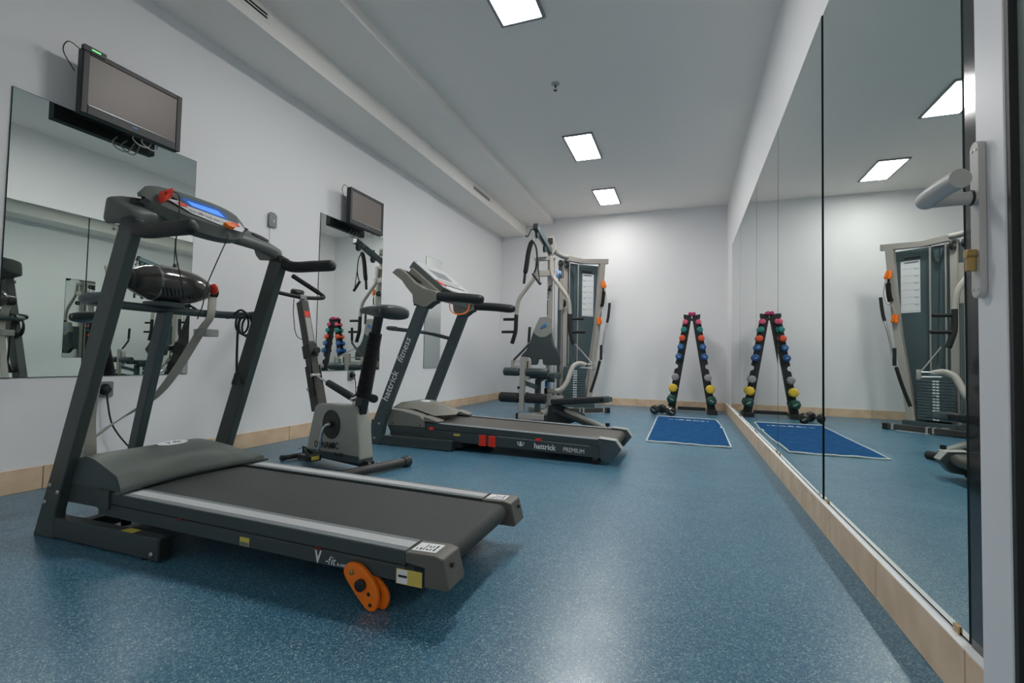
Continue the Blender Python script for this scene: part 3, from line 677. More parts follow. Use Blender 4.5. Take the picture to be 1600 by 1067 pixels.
# deck
for y0, y1, o in ((.052, .115, -1), (.607, .670, 1)):
    r = MB().box(.46, 1.80, y0, y1, .122, .165); r.box(.14, 1.80, y0 if o < 0 else y1-.04, y0+.04 if o < 0 else y1, .045, .119)
    r.map(inc2).build('side_rail', M_dark, T, bevel=.003)
    MB().box(.50, 1.795, y0+.002, y1-.002, .1652, .1672).map(inc2).build('foot_strip', M_grey, T, bevel=.0006, seg=1)
    ys = y0-.0006 if o < 0 else y1+.0006
    MB().box(1.05, 1.72, min(ys, ys-o*.001), max(ys, ys-o*.001), .116, .119).map(inc2).build('pin_line', M_silver, T, smooth=0)
    MB().prism([(1.770, .172), (1.885, .164), (1.925, .112), (1.870, .040), (1.795, .030)], 'y', y0-.006, y1+.004).build('end_cap', M_steel2, T, bevel=.005)
    MB().prism([(1.775, .1725), (1.886, .1645), (1.924, .115), (1.929, .117), (1.890, .170), (1.776, .178)], 'y', y0-.008, y1+.006).build('end_cap_top', M_lgrey, T, bevel=.002, label='pale grey angled top of the end cap')
    wy = y0+.028 if o < 0 else y1-.028
    MB().cyl((1.755, wy-.012, .026), (1.755, wy+.012, .026), .026, seg=18).build('transport_wheel', M_rub, T)
    MB().box(1.735, 1.775, wy-.018, wy+.018, .026, .06).build('wheel_fork', M_dark, T, bevel=.003)
    for x in (.91, .985):
        sy = y0-.012 if o < 0 else y1+.012
        q = MB()
        for k in range(7):
            z = .056+.011*k; q.box(x, x+.055, min(sy, sy-o*.03), max(sy, sy-o*.03), z, z+.0075)
        q.box(x+.004, x+.051, min(sy-o*.003, sy-o*.028), max(sy-o*.003, sy-o*.028), .056, .13)
        q.build('shock_absorber', M_red, T, bevel=.002, label='ribbed red shock absorber')
    for x in (.51, 1.36):
        zz = .1205+(1.79-x)*.019+.004
        MB().prism([(x+p[0], zz+p[1]) for p in arcpoly(0, 0, .022, .011, 16)], 'y', ys-.003, ys+.003).build('reflector', M_red, T, bevel=.001, label='red oval reflector')
MB().box(.47, 1.845, .125, .597, .148, .160).map(inc2).cyl((1.845, .125, .122), (1.845, .597, .122), .036, seg=24).build('running_belt', M_belt2, T, bevel=.001, seg=1)
MB().box(.47, 1.82, .116, .606, .09, .145).map(inc2).build('deck_board', M_ink, T)
MB().box(.06, .11, .046, W2-.046, .012, .062).build('cross_bar', M_dark, T)
lf = MB(); lf.beam((.55, .36, .03), (.95, .36, .10), .30, .03); lf.box(.70, .76, .05, W2-.05, .02, .07)
lf.build('lift_frame', M_black, T, bevel=.002)
# motor hood with raised faceted top
hb = MB().prism([(.115, .150), (.115, .215), (.142, .278), (.25, .270), (.40, .240), (.45, .205), (.452, .150)], 'y', .048, .674); hb.build('motor_hood', M_shell2, T, bevel=.006, seg=2)
MB().prism([(.115, .150), (.452, .150), (.452, .105), (.14, .105)], 'y', .049, .673).build('hood_base', M_dark, T, bevel=.003)
lo = [(.10, .12, .277), (.30, .16, .272), (.485, .14, .232), (.560, .36, .225), (.485, .58, .232), (.30, .56, .272), (.10, .60, .277)]
hi = [(.135, .20, .318), (.26, .235, .322), (.40, .29, .300), (.470, .36, .286), (.40, .43, .300), (.26, .485, .322), (.135, .52, .318)]
MB().loft([lo, hi]).build('hood_crown', M_shell2, T, bevel=.004)
MB().prism([(.44, .200), (.565, .196), (.565, .206), (.44, .236)], 'y', .048, .15).build('hood_wing', M_shell2, T, bevel=.003)
MB().prism([(.44, .200), (.565, .196), (.565, .206), (.44, .236)], 'y', .572, .674).build('hood_wing', M_shell2, T, bevel=.003)
MB().prism(arcpoly(.27, .36, .036, .052, 22), 'z', .3195, .3225).map(lambda v: (v.x, v.y, v.z-(v.x-.27)*.12+.0005)).build('badge', M_white, T, smooth=0, label='white round badge')
for x in (.165, .41): MB().lathe([(0, .006), (.002, .006), (.002, .001)], (x, .0478, .168), (0, -1, 0), 8).build('screw', M_ink, T)
def side2(x, z, y=.0512): return plane_M((x, y, z), (1, 0, -.019), (0, 0, 1))
text('hattrick', .052, side2(1.405, .0865), M_white, T, bold=.0012, sx=.95)
text('PREMIUM', .042, side2(1.610, .0795), M_white, T, sx=.85)
cr = MB()
for pts, r in (([(1.205, 0, .106), (1.211, 0, .086), (1.229, 0, .078), (1.247, 0, .085), (1.253, 0, .105)], .0028), ([(1.220, 0, .106), (1.224, 0, .092), (1.229, 0, .080)], .0028), ([(1.238, 0, .106), (1.234, 0, .092), (1.229, 0, .080)], .0028), ([(1.229, 0, .110), (1.229, 0, .078)], .0022)):
    cr.tube([(x, .0512, z+.002) for x, _, z in curve(pts, 4)], r, 6)
cr.build('emblem', M_white, T, label='white crown emblem')
MB().box(.700, .752, .0505, .0515, .110, .126).map(lambda v: v).build('sticker', M_yel, T, smooth=0, label='small pale sticker')
dirp = Vector((.41, 0, 1.0)).normalized()
pc = Vector((.225, -.0046, .595))
text('hattrick', .080, plane_M(pc - dirp*.145, dirp, (-1, 0, .41)), M_white, T, bold=.0005)
text('fitness', .080, plane_M(pc + dirp*.155, dirp, (-1, 0, .41)), M_white, T, shear=.2)
# ------------------------------------------------------------ exercise bike
T = thing('exercise_bike', 'upright exercise bike with grey housing between the two treadmills', 'exercise bike', (-1.7065, 2.356, 0), 165)
# stabiliser bars and spine
def stab(x, h, z=.034, r=.026, z0=0):
    MB().cyl((x, -h, z), (x, h, z), r, seg=18).build('stabiliser_bar', M_bikef, T)
    for s_ in (-1, 1):
        k = 1 if r > .02 else .58
        MB().lathe([(0, .030*k), (.02, .034*k), (.05*k, .034*k), (.056*k, .028*k), (.056*k, .001)], (x, s_*(h-.002), .034*k), (0, s_, 0), 18).build('end_cap', M_bikeb, T)
stab(.0, .225); stab(.715, .13, .020, .016)
MB().beam((.02, 0, .052), (.70, 0, .052), .05, .04).build('spine', M_bikeb, T, bevel=.004)
for x in (0, .72):
    for y in (-.03, .03): MB().lathe([(0, .008), (.006, .008), (.012, .005), (.012, .001)], (x, y, .060), (0, 0, 1), 8).build('bolt', M_alu, T)
HP = [(.070, .085), (.590, .050), (.606, .085), (.598, .13), (.575, .22), (.540, .335), (.530, .362), (.505, .378), (.40, .386), (.20, .390), (.135, .392), (.118, .375), (.095, .28), (.080, .18)]
HP[0] = (.066, .075)
MB().prism(HP, 'y', -.052, .052).build('housing', M_bikeg, T, bevel=.014, seg=3, label='pale grey green plastic housing')
MB().prism([(.068, .060), (.592, .042), (.600, .085), (.075, .100)], 'y', -.0525, .0545).build('housing_skirt', M_steel2, T, bevel=.003)
MB().prism([(.10, .30), (.125, .18), (.20, .11), (.088, .115)], 'y', .051, .0545).build('housing_panel', M_bikeg, T, bevel=.002)
for s_ in (1, -1):
    MB().lathe([(0, .088), (.004, .089), (.005, .082), (.003, .080), (.003, .001)], (.345, s_*.052, .262), (0, s_, 0), 36).build('crank_disc', M_bikeb, T)
    MB().lathe([(0, .022), (.010, .020), (.014, .012), (.014, .001)], (.345, s_*.055, .262), (0, s_, 0), 16).build('crank_hub', M_bikeb, T)
cp = curve([(.345, .066, .262), (.352, .082, .258), (.366, .092, .235), (.380, .096, .19), (.402, .098, .085)], 6)
MB().tube(cp, .0095, 10).build('crank_arm', M_chrome, T)
MB().tube(curve([(.345, -.066, .262), (.338, -.082, .266), (.324, -.092, .289), (.312, -.096, .334), (.298, -.098, .424)], 6), .0095, 10).build('crank_arm', M_chrome, T)
for x, y, z in ((.415, .150, .068), (.298, -.145, .424)):
    p = MB().box(x-.062, x+.062, y-.042, y+.042, z-.018, z+.016); p.build('pedal', M_bikeb, T, bevel=.005)
    q = MB()
    for e in (-1, 1): q.box(min(x+e*.0625, x+e*.064), max(x+e*.0625, x+e*.064), y-.026, y+.026, z-.010, z+.012)
    q.build('pedal_reflector', M_yel, T, smooth=0, label='yellow pedal reflector')
    MB().tube(curve([(x-.05, y+.036, z), (x-.03, y+.045, z+.05), (x, y+.03, z+.065), (x+.03, y+.02, z+.055), (x+.02, y-.036, z+.01)], 5), .010, 8, flat=.3).build('pedal_strap', M_black, T)
# seat post with corrugated boot
ax0, ax1 = Vector((.150, 0, .30)), Vector((.0, 0, .90))
d = (ax1-ax0).normalized()
MB().beam(ax0-d*.04, ax0+d*.20, .052, .062, up=(1,0,0)).build('seat_sleeve', M_bikeb, T, bevel=.004)
bt = []
for k in range(81):
    t = .15+.39*k/80; bt.append((t, .043-.006*k/80+(.003 if k % 2 else -.001)))
MB().lathe([(.15, .002)]+bt+[(.54, .002)], ax0, d, 20).build('seat_post_boot', M_rub, T, smooth=60)
MB().cyl(ax0+d*.53, ax0+d*.655, .028, seg=18).build('seat_post', M_black, T)
MB().lathe([(0, .008), (.03, .010), (.032, .024), (.05, .026), (.066, .022), (.068, .001)], ax0+d*.15+Vector((-.045, 0, 0)), (-1, 0, -.15), 10).build('height_knob', M_black, T)
# saddle
rings = []
for x, wd, zt, zb_ in ((.150, .010, .966, .952), (.14, .026, .978, .944), (.085, .038, .988, .935), (.02, .054, .992, .922), (-.045, .080, .990, .910), (-.10, .098, .987, .902), (-.145, .098, .983, .898), (-.170, .088, .977, .900), (-.180, .066, .964, .910)):
    rings.append([(x, wd*math.cos(a), (zt+zb_)/2+(zt-zb_)/2*math.copysign(abs(math.sin(a))**.6, math.sin(a))) for a in [2*PI*k/16 for k in range(16)]])
MB().loft(rings).build('saddle', M_vinyl, T, smooth=70)
text('T', .03, plane_M((-.13, .0975, .940), (-1,0,0), (0,0,1)), M_alu, T, name='emblem')
# handle post, sliding collar, damper
h0, h1 = Vector((.555, 0, .33)), Vector((.805, 0, 1.052)); dh = (h1-h0).normalized()
MB().beam(h0, h0+dh*.17, .066, .085, up=(1,0,0)).build('post_sleeve', M_bikef, T, bevel=.004)
MB().beam(h0+dh*.10, h1, .052, .066, up=(1,0,0)).build('handle_post', M_bikef, T, bevel=.004)
MB().beam(h0+dh*.36, h0+dh*.45, .062, .085, up=(1,0,0)).build('collar', M_black, T, bevel=.004)
c = h0+dh*.405
MB().lathe([(0, .008), (.035, .008), (.037, .022), (.058, .022), (.060, .001)], c+Vector((-.03, 0, 0)), (-1, 0, .12), 8).build('tension_knob', M_black, T)
pf = h0+dh*.17; 
MB().lathe([(0, .010), (.085, .010), (.085, .001)], pf+Vector((.02, .045, -.03)), (0, -1, 0), 10).build('fold_pin', M_alu, T)
fb = MB()
for o in (-.037, .037): fb.beam(h0+dh*.09+Vector((.0, o, 0)), h0+dh*.30+Vector((0, o, 0)), .005, .055, up=(1,0,0))
fb.build('fold_bracket', M_black, T)
MB().box(-.0005, .0005, -.018, .018, -.02, .02, Matrix.Translation(h0+dh*.66) @ Matrix(((dh.z,0,dh.x,0),(0,1,0,0),(-dh.x,0,dh.z,0),(0,0,0,1))) @ Matrix.Translation((-.0345,0,0))).build('sticker', M_red, T, smooth=0, label='red warning sticker')
Mst = Matrix.Translation(h0+dh*.55) @ Matrix(((dh.z,0,dh.x,0),(0,1,0,0),(-dh.x,0,dh.z,0),(0,0,0,1)))
MB().box(-.0350, -.0338, -.018, .018, -.085, .085, Mst).build('sticker', M_lgrey, T, smooth=0, label='pale instruction sticker')
a, b = Vector((.60, .01, .555)), Vector((.175, .01, .425)); dd = (b-a).normalized(); L_ = (b-a).length
MB().cyl(a, a+dd*L_*.45, .007, seg=10).build('damper_rod', M_chrome, T)
MB().lathe([(0, .012), (.008, .022), (.25, .024), (.262, .016), (.30, .012), (.30, .001)], a+dd*(L_-.30), dd, 16).build('damper_body', M_black, T)
da = MB().cyl(a+Vector((0,-.03,0)), a+Vector((0,.03,0)), .012, seg=10); da.cyl(b+Vector((0,-.03,0)), b+Vector((0,.03,0)), .012, seg=10)
da.build('damper_pin', M_alu, T)
MB().box(.15, .20, -.015, .015, .385, .44).build('damper_bracket', M_alu, T, bevel=.002)
# handlebar (tipped forward) and small monitor
hbp = bend([(1.000, -.045, 1.250), (.805, -.190, 1.098), (.800, -.05, 1.082), (.800, .05, 1.082), (.815, .205, 1.100), (1.000, .055, 1.250)], .055, 6)
MB().tube(hbp, .0135, 12).build('handlebar', M_black, T)
for s_, e in ((-1, (1.0, -.045, 1.250)), (1, (1.0, .055, 1.250))):
    q = Vector((.805, -.190, 1.098)) if s_ < 0 else Vector((.815, .205, 1.100)); e = Vector(e); v = (e-q)
    MB().tube([q+v*.25, e+v*.03], .0165, 12).build('bar_grip', M_foam, T)
mo = MB().lathe([(-.020, .040), (-.014, .056), (.008, .058), (.018, .050), (.020, .001)], (.868, .0, 1.120), (-.25, 0, 1), 22, sq=(.75, 1.05)); mo.build('monitor', M_black, T)
st = MB().beam((.80, 0, 1.06), (.855, 0, 1.11), .03, .02); st.box(.785, .825, -.022, .022, 1.070, 1.098); st.build('stem', M_alu, T, bevel=.002)
MB().tube(curve([(.83, .045, 1.07), (.815, .055, .98), (.79, .06, .90), (.765, .065, .84), (.735, .058, .80), (.71, .035, .79)], 6), .0028, 6).build('sensor_wire', M_black, T)
text('DYNAMIC', .056, plane_M((.388, .0548, .128), (-1, 0, .06), (0, 0, 1)), M_ink, T, bold=.0006)
text('R-100', .034, plane_M((.255, .0552, .086), (-1, 0, .06), (0, 0, 1)), M_ink, T, bold=.0004)
# ------------------------------------------------------------ multi gym
T = thing('multi_gym', 'beige and slate multi gym with weight stack and press arms in the far corner', 'multi gym', (-1.68, 5.9, 0))
def gb(mb, name, m, bevel=.0, label=None, smooth=38): return mb.build(name, m, T, bevel=bevel, world=True, label=label, smooth=smooth)
gb(MB().box(-1.81, -1.455, 5.13, 5.19, .010, .068), 'front_foot', M_beige, .004)
for a, b in ((-1.815, -1.785), (-1.48, -1.45)): gb(MB().box(a, b, 5.125, 5.195, .0, .072), 'end_cap', M_black, .004)
gb(MB().box(-1.665, -1.605, 5.19, 6.06, .012, .068), 'base_spine', M_beige, .004)
gb(MB().box(-1.95, -1.40, 6.0, 6.06, .0, .060), 'rear_foot', M_beige, .004)
gb(MB().box(-1.71, -1.65, 5.97, 6.03, .060, 2.31), 'main_column', M_beige, .005)
cs = MB()
for k in range(7): cs.cyl((-1.70, 5.9695, 1.30+.05*k), (-1.70, 5.9705, 1.30+.05*k), .008, seg=10)
cs.box(-1.706, -1.696, 5.968, 5.970, 1.27, 1.46)
gb(cs, 'adjuster_slot', M_ink)
# seat support and seat
ss = MB().box(-1.665, -1.605, 5.36, 5.42, .068, .455); ss.beam((-1.635, 5.36, .36), (-1.76, 5.22, .42), .05, .05); ss.beam((-1.635, 5.40, .44), (-1.66, 5.97, .50), .05, .05)
ss.beam((-1.635, 5.33, .20), (-1.765, 5.22, .28), .03, .03)
gb(ss, 'seat_frame', M_gymd, .004)
gb(MB().prism(rrect(-1.81, -1.43, 5.30, 5.72, .05), 'z', .463, .535), 'seat', M_vinyl, .016)
gb(MB().box(-1.50, -1.42, 5.31, 5.36, .43, .465), 'seat_bracket', M_black, .004)
# leg developer
gb(MB().prism([(-1.796, .105), (-1.738, .105), (-1.732, .40), (-1.728, .714), (-1.790, .714)], 'y', 5.17, 5.215), 'leg_lever', M_beige, .004)
gb(MB().prism([(-1.732, .45), (-1.685, .45), (-1.672, .62), (-1.674, .68), (-1.690, .705), (-1.732, .712)], 'y', 5.18, 5.235), 'lever_bracket', M_beige, .005)
gb(MB().box(-1.708, -1.694, 5.178, 5.181, .52, .665), 'bracket_slot', M_ink)
for z, r, a, b in ((.540, .048, -1.990, -1.462), (.243, .057, -2.035, -1.482)):
    for p, q in ((a, -1.805), (-1.722, b)):
        gb(MB().lathe([(0, .012), (0, r*.86), (.012, r), (q-p-.012, r), (q-p, r*.86), (q-p, .012)], (p, 5.195, z), (1, 0, 0), 20), 'foam_roller', M_foam if z < .4 else M_vinyl)
    gb(MB().cyl((a+.01, 5.195, z), (b-.01, 5.195, z), .012, seg=10), 'roller_tube', M_alu)
lk = MB().cyl((-1.80, 5.21, .36), (-1.80, 5.16, .36), .016, seg=10); lk.cyl((-1.72, 5.21, .30), (-1.63, 5.34, .26), .012, seg=8)
gb(lk, 'pivot_bolt', M_black)
# curl handle at the left
gb(MB().tube([(-1.731, 5.30, .885), (-1.722, 5.30, 1.066)], .017, 12), 'curl_grip', M_rub)
gb(MB().tube(bend([(-1.731, 5.30, .88), (-1.735, 5.30, .855), (-1.911, 5.29, .675), (-1.922, 5.28, .58)], .02, 4), .014, 10), 'curl_bar', M_bikef)
hh = MB().beam((-1.915, 5.285, .66), (-1.74, 5.22, .665), .014, .014); hh.beam((-1.918, 5.28, .60), (-1.74, 5.22, .605), .014, .014); hh.box(-1.932, -1.905, 5.26, 5.29, .57, .675)
gb(hh, 'curl_bracket', M_beige, .002)
# back pad
BP = [(-1.755, 1.200), (-1.740, 1.222), (-1.625, 1.226), (-1.603, 1.205), (-1.582, 1.02), (-1.565, .92), (-1.540, .86), (-1.485, .785), (-1.462, .73), (-1.458, .65), (-1.475, .622), (-1.660, .622), (-1.677, .64), (-1.680, .690), (-1.742, .690), (-1.748, .632), (-1.765, .618), (-1.855, .618), (-1.90, .66), (-1.965, .715), (-1.965, .735), (-1.905, .80), (-1.862, .88), (-1.838, .98), (-1.822, 1.03)]
def lean(v): return (v.x, v.y+(v.z-.62)*.10, v.z)
gb(MB().prism(BP, 'y', 5.70, 5.77).map(lean), 'back_pad', M_vinyl, .016)
GP = [(-1.757, 1.198), (-1.741, 1.2245), (-1.624, 1.2285), (-1.601, 1.205), (-1.580, 1.02), (-1.62, .985), (-1.66, .965), (-1.72, .962), (-1.77, .982), (-1.826, 1.03)]
gb(MB().prism(GP, 'y', 5.697, 5.772).map(lean), 'head_pad', M_vinylg, .012, label='light grey upper pad with blue oval emblem')
em = MB()
em.tube([(-1.69+.030*math.cos(a)*.95+.012*math.sin(a), 5.692, 1.105+.030*math.sin(a)*.7+.016*math.cos(a)) for a in [2*PI*k/20 for k in range(20)]], .0045, 6, closed=True)
em.tube([(-1.665+.016*math.cos(a), 5.692, 1.118+.018*math.sin(a)) for a in [2*PI*k/16 for k in range(16)]], .005, 6, closed=True)
gb(em.map(lean), 'emblem', M_blue, label='blue oval emblem')
gb(MB().box(-1.70, -1.66, 5.78, 5.975, .70, 1.15), 'pad_bracket', M_gymd, .004)
# press arms
PC = -1.745
def arm(s):
    X = lambda dx: PC + s*dx
    top = [(X(.095), 5.93, 2.01), (X(.100), 5.92, 1.79), (X(.34), 5.90, 1.475), (X(.362), 5.90, 1.27)]
    gb(MB().tube(bend(top, .08, 6), .026, 14), 'press_arm', M_beige)
    gb(MB().tube(bend([(X(.362), 5.90, 1.272), (X(.366), 5.90, 1.05), (X(.415), 5.90, .89)], .05, 5), .027, 14), 'arm_sleeve', M_rub)
    for z, a, b in ((1.212, .36, .54), (1.045, .375, .56)):
        gb(MB().tube([(X(a), 5.90, z), (X(b), 5.90, z)], .0185, 12), 'press_handle', M_rub)
arm(-1); arm(1)
gb(MB().box(-1.835, -1.60, 5.91, 5.965, 1.775, 1.85), 'arm_crossbar', M_beige, .005)
gb(MB().box(-1.86, -1.62, 5.92, 5.965, 1.98, 2.03), 'arm_pivot', M_beige, .005)
gb(MB().cyl((-1.88, 5.945, 2.005), (-1.60, 5.945, 2.005), .020, seg=14), 'pivot_tube', M_alu)
# top boom
gb(MB().beam((-1.68, 6.0, 2.10), (-1.69, 5.36, 2.27), .055, .075), 'top_boom', M_gymd, .005)
gb(MB().beam((-1.69, 5.37, 2.262), (-1.6905, 5.345, 2.272), .060, .080), 'end_cap', M_black, .003)
gb(MB().beam((-1.68, 5.98, 2.20), (-1.68, 5.99, 2.28), .062, .062, up=(0,1,0)), 'column_cap', M_black, .003)
def pulley(c, ax, r=.048, nm='pulley'):
    gb(MB().lathe([(-.012, .008), (-.012, r), (-.004, r*.86), (.004, r*.86), (.012, r), (.012, .008)], c, ax, 22), nm, M_black)
    gb(MB().lathe([(-.016, .001), (-.016, .010), (.016, .010), (.016, .001)], c, ax, 10), 'pulley_bolt', M_alu)
pulley((-1.69, 5.42, 2.19), (1, 0, 0)); pulley((-1.69, 5.75, 2.09), (1, 0, 0)); pulley((-1.665, 5.94, 1.62), (1, 0, 0), .04); pulley((-1.62, 6.04, .20), (1, 0, 0))
hk = MB()
for a in (5.42, 5.75): hk.box(-1.7065, -1.7045, a-.02, a+.02, 2.06 if a > 5.6 else 2.16, 2.23); hk.box(-1.6755, -1.6735, a-.02, a+.02, 2.06 if a > 5.6 else 2.16, 2.23)
gb(hk, 'pulley_bracket', M_gymd, .001)
gb(MB().tube(curve([(-1.715, 5.40, 2.255), (-1.76, 5.40, 2.25), (-1.785, 5.40, 2.20), (-1.81, 5.40, 2.165), (-1.83, 5.40, 2.19)], 5), .007, 8), 'bar_hook', M_black)
gb(MB().tube(bend([(-1.665, 6.0, 2.20), (-1.62, 6.04, 2.10), (-1.56, 6.18, 2.075), (-1.53, 6.30, 2.09)], .10, 6), .032, 14), 'bridge_tube', M_beige)
gb(MB().prism([(-1.655, 2.30), (-1.640, 2.30), (-1.600, 2.13), (-1.655, 2.06)], 'y', 5.985, 6.015), 'gusset', M_beige, .002)
# tower in its own turned frame
ang = math.radians(40.5); cA, sA = math.cos(ang), math.sin(ang)
def tw(v): return (-1.54 + v.x*cA - v.y*sA, 6.31 + v.x*sA + v.y*cA, v.z)
def g2(mb, name, m, bevel=0, label=None, smooth=38): return gb(mb.map(tw), name, m, bevel, label, smooth)
g2(MB().prism([(-.02, 2.045), (.25, 2.025), (.40, 2.035), (.635, 2.055), (.635, 2.125), (.40, 2.105), (.25, 2.09), (-.02, 2.115)], 'y', -.03, .03), 'top_bar', M_beige, .004)
g2(MB().box(.634, .644, -.032, .032, 2.053, 2.128), 'end_cap', M_lgrey, .003)
g2(MB().prism([(.515, 2.055), (.597, 2.055), (.560, 1.55), (.520, 1.05), (.455, .55), (.395, .04), (.310, .04), (.372, .55), (.440, 1.05), (.485, 1.55)], 'y', -.03, .03), 'side_leg', M_beige, .004)
g2(MB().box(-.055, .010, -.03, .03, .02, 2.05), 'front_post', M_beige, .004)
g2(MB().prism([(-.05, .10), (.36, .10), (.44, .62), (.505, 1.1), (.565, 1.6), (.585, 2.045), (-.05, 2.045)], 'y', .135, .150), 'back_panel', M_gymd, .004, label='slate coloured shroud panel')
g2(MB().box(-.05, .0, .03, .14, .10, 2.0), 'side_panel', M_gymd, .002)
g2(MB().box(.322, .505, .1325, .1348, 1.315, 1.915), 'exercise_chart', M_white, 0, 'white exercise chart with ruled boxes', 0)
rl_ = MB()
for k in range(8): rl_.box(.328, .499, .1318, .1324, 1.33+.082*k, 1.3325+.082*k)
for k in range(7):
    rl_.box(.335, .375, .1318, .1324, 1.398+.082*k, 1.404+.082*k)
rl_.box(.34, .47, .1318, .1324, 1.885, 1.900)
g2(rl_, 'chart_print', M_grey, 0, None, 0)['kind'] = 'stuff'
g2(MB().box(.315, .47, .1325, .1345, 1.935, 1.955), 'chart_title', M_ink, 0, None, 0)
for x in (.058, .192): g2(MB().cyl((x, .02, .56), (x, .02, 2.03), .0115, seg=12), 'guide_rod', M_alu)
for k in range(14):
    z = .118+.0315*k
    g2(MB().box(-.040, .295, -.06, .10, z, z+.028), 'weight_plate', M_gymd, .005)
pn = MB(); ink = MB()
for k in range(14):
    z = .132+.0315*k; pn.box(.10, .155, -.0615, -.0602, z-.009, z+.009); ink.cyl((.128, -.0610, z), (.128, -.0630, z), .0055, seg=8)
g2(pn, 'plate_number', M_white, 0, None, 0); g2(ink, 'pin_hole', M_ink)
tp = MB().box(-.030, .285, -.055, .095, .560, .598)
for x in (.058, .192): tp.lathe([(0, .030), (.03, .020), (.05, .018), (.05, .012)], (x, .02, .598), (0, 0, 1), 14)
tp.lathe([(0, .022), (.05, .018), (.08, .012), (.10, .010), (.12, .004)], (.125, .02, .598), (0, 0, 1), 12)
g2(tp, 'top_plate', M_gymd, .003)
g2(MB().cyl((.128, -.062, .384), (.128, -.12, .384), .008, seg=8), 'selector_pin', M_alu)
g2(MB().box(-.06, .42, -.09, .15, .02, .10), 'tower_base', M_gymd, .004)
# floor bar with collars and caps
g2(MB().box(-.20, .470, -.34, -.275, .008, .068), 'floor_bar', M_bikef, .004)
for a, b in ((.40, .422), (.10, .122), (.05, .066)): g2(MB().box(a, b, -.343, -.272, .006, .071), 'collar', M_lgrey, .003)
g2(MB().box(.455, .505, -.345, -.270, .0, .070), 'end_cap', M_black, .005)
g2(MB().box(.0, .06, -.275, -.03, .010, .060), 'base_link', M_beige, .003)
# cables
for pts in ([(-1.66, 5.945, 1.58), (-1.655, 5.96, .23)], [(-1.69, 5.47, 2.19), (-1.685, 5.72, 2.11)], [(-1.625, 6.0, 2.0), (-1.615, 6.04, .24)], [(-1.59, 6.12, 2.02), (-1.585, 6.12, .18)], [(-1.555, 6.20, 2.02), (-1.55, 6.20, .16)]):
    gb(MB().tube(pts, .0035, 6), 'steel_cable', M_ink if pts[0][1] > 5.99 else M_alu)
gb(MB().tube([(-1.445, 6.40, .72), (-1.46, 6.36, 2.0)], .0035, 6), 'steel_cable', M_ink)
pulley((-1.555, 6.22, 1.45), (.65, .76, 0), .055); pulley((-1.52, 6.24, 1.98), (.65, .76, 0), .05); pulley((-1.58, 6.15, 1.98), (.65, .76, 0), .045)
gb(MB().box(-1.60, -1.545, 6.17, 6.21, 1.36, 1.78), 'pulley_frame', M_beige, .003)
pf_ = MB().prism([(.07, 2.02), (.17, 2.02), (.15, 1.87), (.12, 1.84), (.09, 1.93)], 'y', .03, .05); g2(pf_, 'pulley_plate', M_gymd)
# pec / row lever on the right
gb(MB().tube(bend([(-1.545, 5.48, .315), (-1.40, 5.53, .315), (-1.33, 5.58, .42), (-1.285, 5.68, .62), (-1.22, 5.74, .655), (-1.15, 5.77, .63)], .09, 6), .030, 14), 'row_arm', M_beige)
gb(MB().lathe([(0, .001), (0, .036), (.03, .036), (.03, .001)], (-1.575, 5.47, .315), (1, .1, 0), 14), 'arm_cap', M_black)
gb(MB().beam((-1.62, 5.47, .245), (-1.36, 5.52, .235), .055, .055), 'arm_support', M_beige, .004)
ra = MB().tube([(-1.21, 5.74, .64), (-1.05, 5.78, .645)], .008, 8); ra.tube([(-1.21, 5.74, .60), (-1.05, 5.78, .595)], .008, 8); ra.tube([(-1.36, 6.12, .90), (-1.08, 5.80, .66)], .007, 8)
gb(ra, 'linkage_rod', M_alu)
gb(MB().lathe([(-.05, .001), (-.05, .018), (-.045, .020), (.045, .020), (.05, .018), (.05, .001)], (-1.045, 5.78, .618), (0, 0, 1), 12), 'linkage_end', M_beige)
gb(MB().tube(bend([(-1.50, 5.42, .21), (-1.50, 5.44, .10), (-1.55, 5.30, .06)], .06, 5), .02, 10), 'foot_link', M_beige)
gb(MB().box(-1.565, -1.53, 5.43, 5.50, .36, .44), 'blue_tag', M_blue, .01, 'small blue plastic adjuster')

# loose items hanging on the gym
t = thing('ab_strap', 'black padded abdominal strap hanging from the gym top hook', 'strap', (-1.79, 5.42, 1.6))
def wb(mb, nm, m, bv=0, lb=None): return mb.build(nm, m, t, bevel=bv, world=True, label=lb)
wb(MB().tube(curve([(-1.735, 5.42, 2.10), (-1.765, 5.42, 2.09), (-1.795, 5.42, 1.98), (-1.82, 5.42, 1.80), (-1.835, 5.42, 1.72)], 5), [.014, .020, .024]+[.030]*15+[.028, .022, .016], 12, flat=.8, flatdir=(0,1,0)), 'padded_band', M_web)
wb(MB().tube([(-1.835, 5.42, 1.72), (-1.845, 5.42, 1.60)], .017, 10), 'grip_tube', M_black)
wb(MB().tube(curve([(-1.735, 5.42, 2.10), (-1.70, 5.42, 2.03), (-1.685, 5.42, 1.90), (-1.695, 5.42, 1.80), (-1.725, 5.42, 1.71)], 5), .010, 8, flat=.4, flatdir=(0,1,0)), 'webbing_loop', M_web)
wb(MB().tube(curve([(-1.685, 5.42, 1.88), (-1.665, 5.42, 1.74), (-1.65, 5.42, 1.63)], 5), .006, 8), 'webbing_loop', M_web)
wb(MB().tube([(-1.735, 5.42, 1.72), (-1.635, 5.42, 1.585)], .019, 12), 'grip_tube', M_black)
wb(MB().tube([(-1.73+.016*math.cos(a), 5.42, 2.135+.03*math.sin(a)) for a in [2*PI*k/16 for k in range(16)]], .004, 6, closed=True), 'snap_ring', M_chrome)
t = thing('cable_handle', 'orange and black cable handles hooked on the gym side leg', 'handle', (-1.09, 6.62, 1.5))
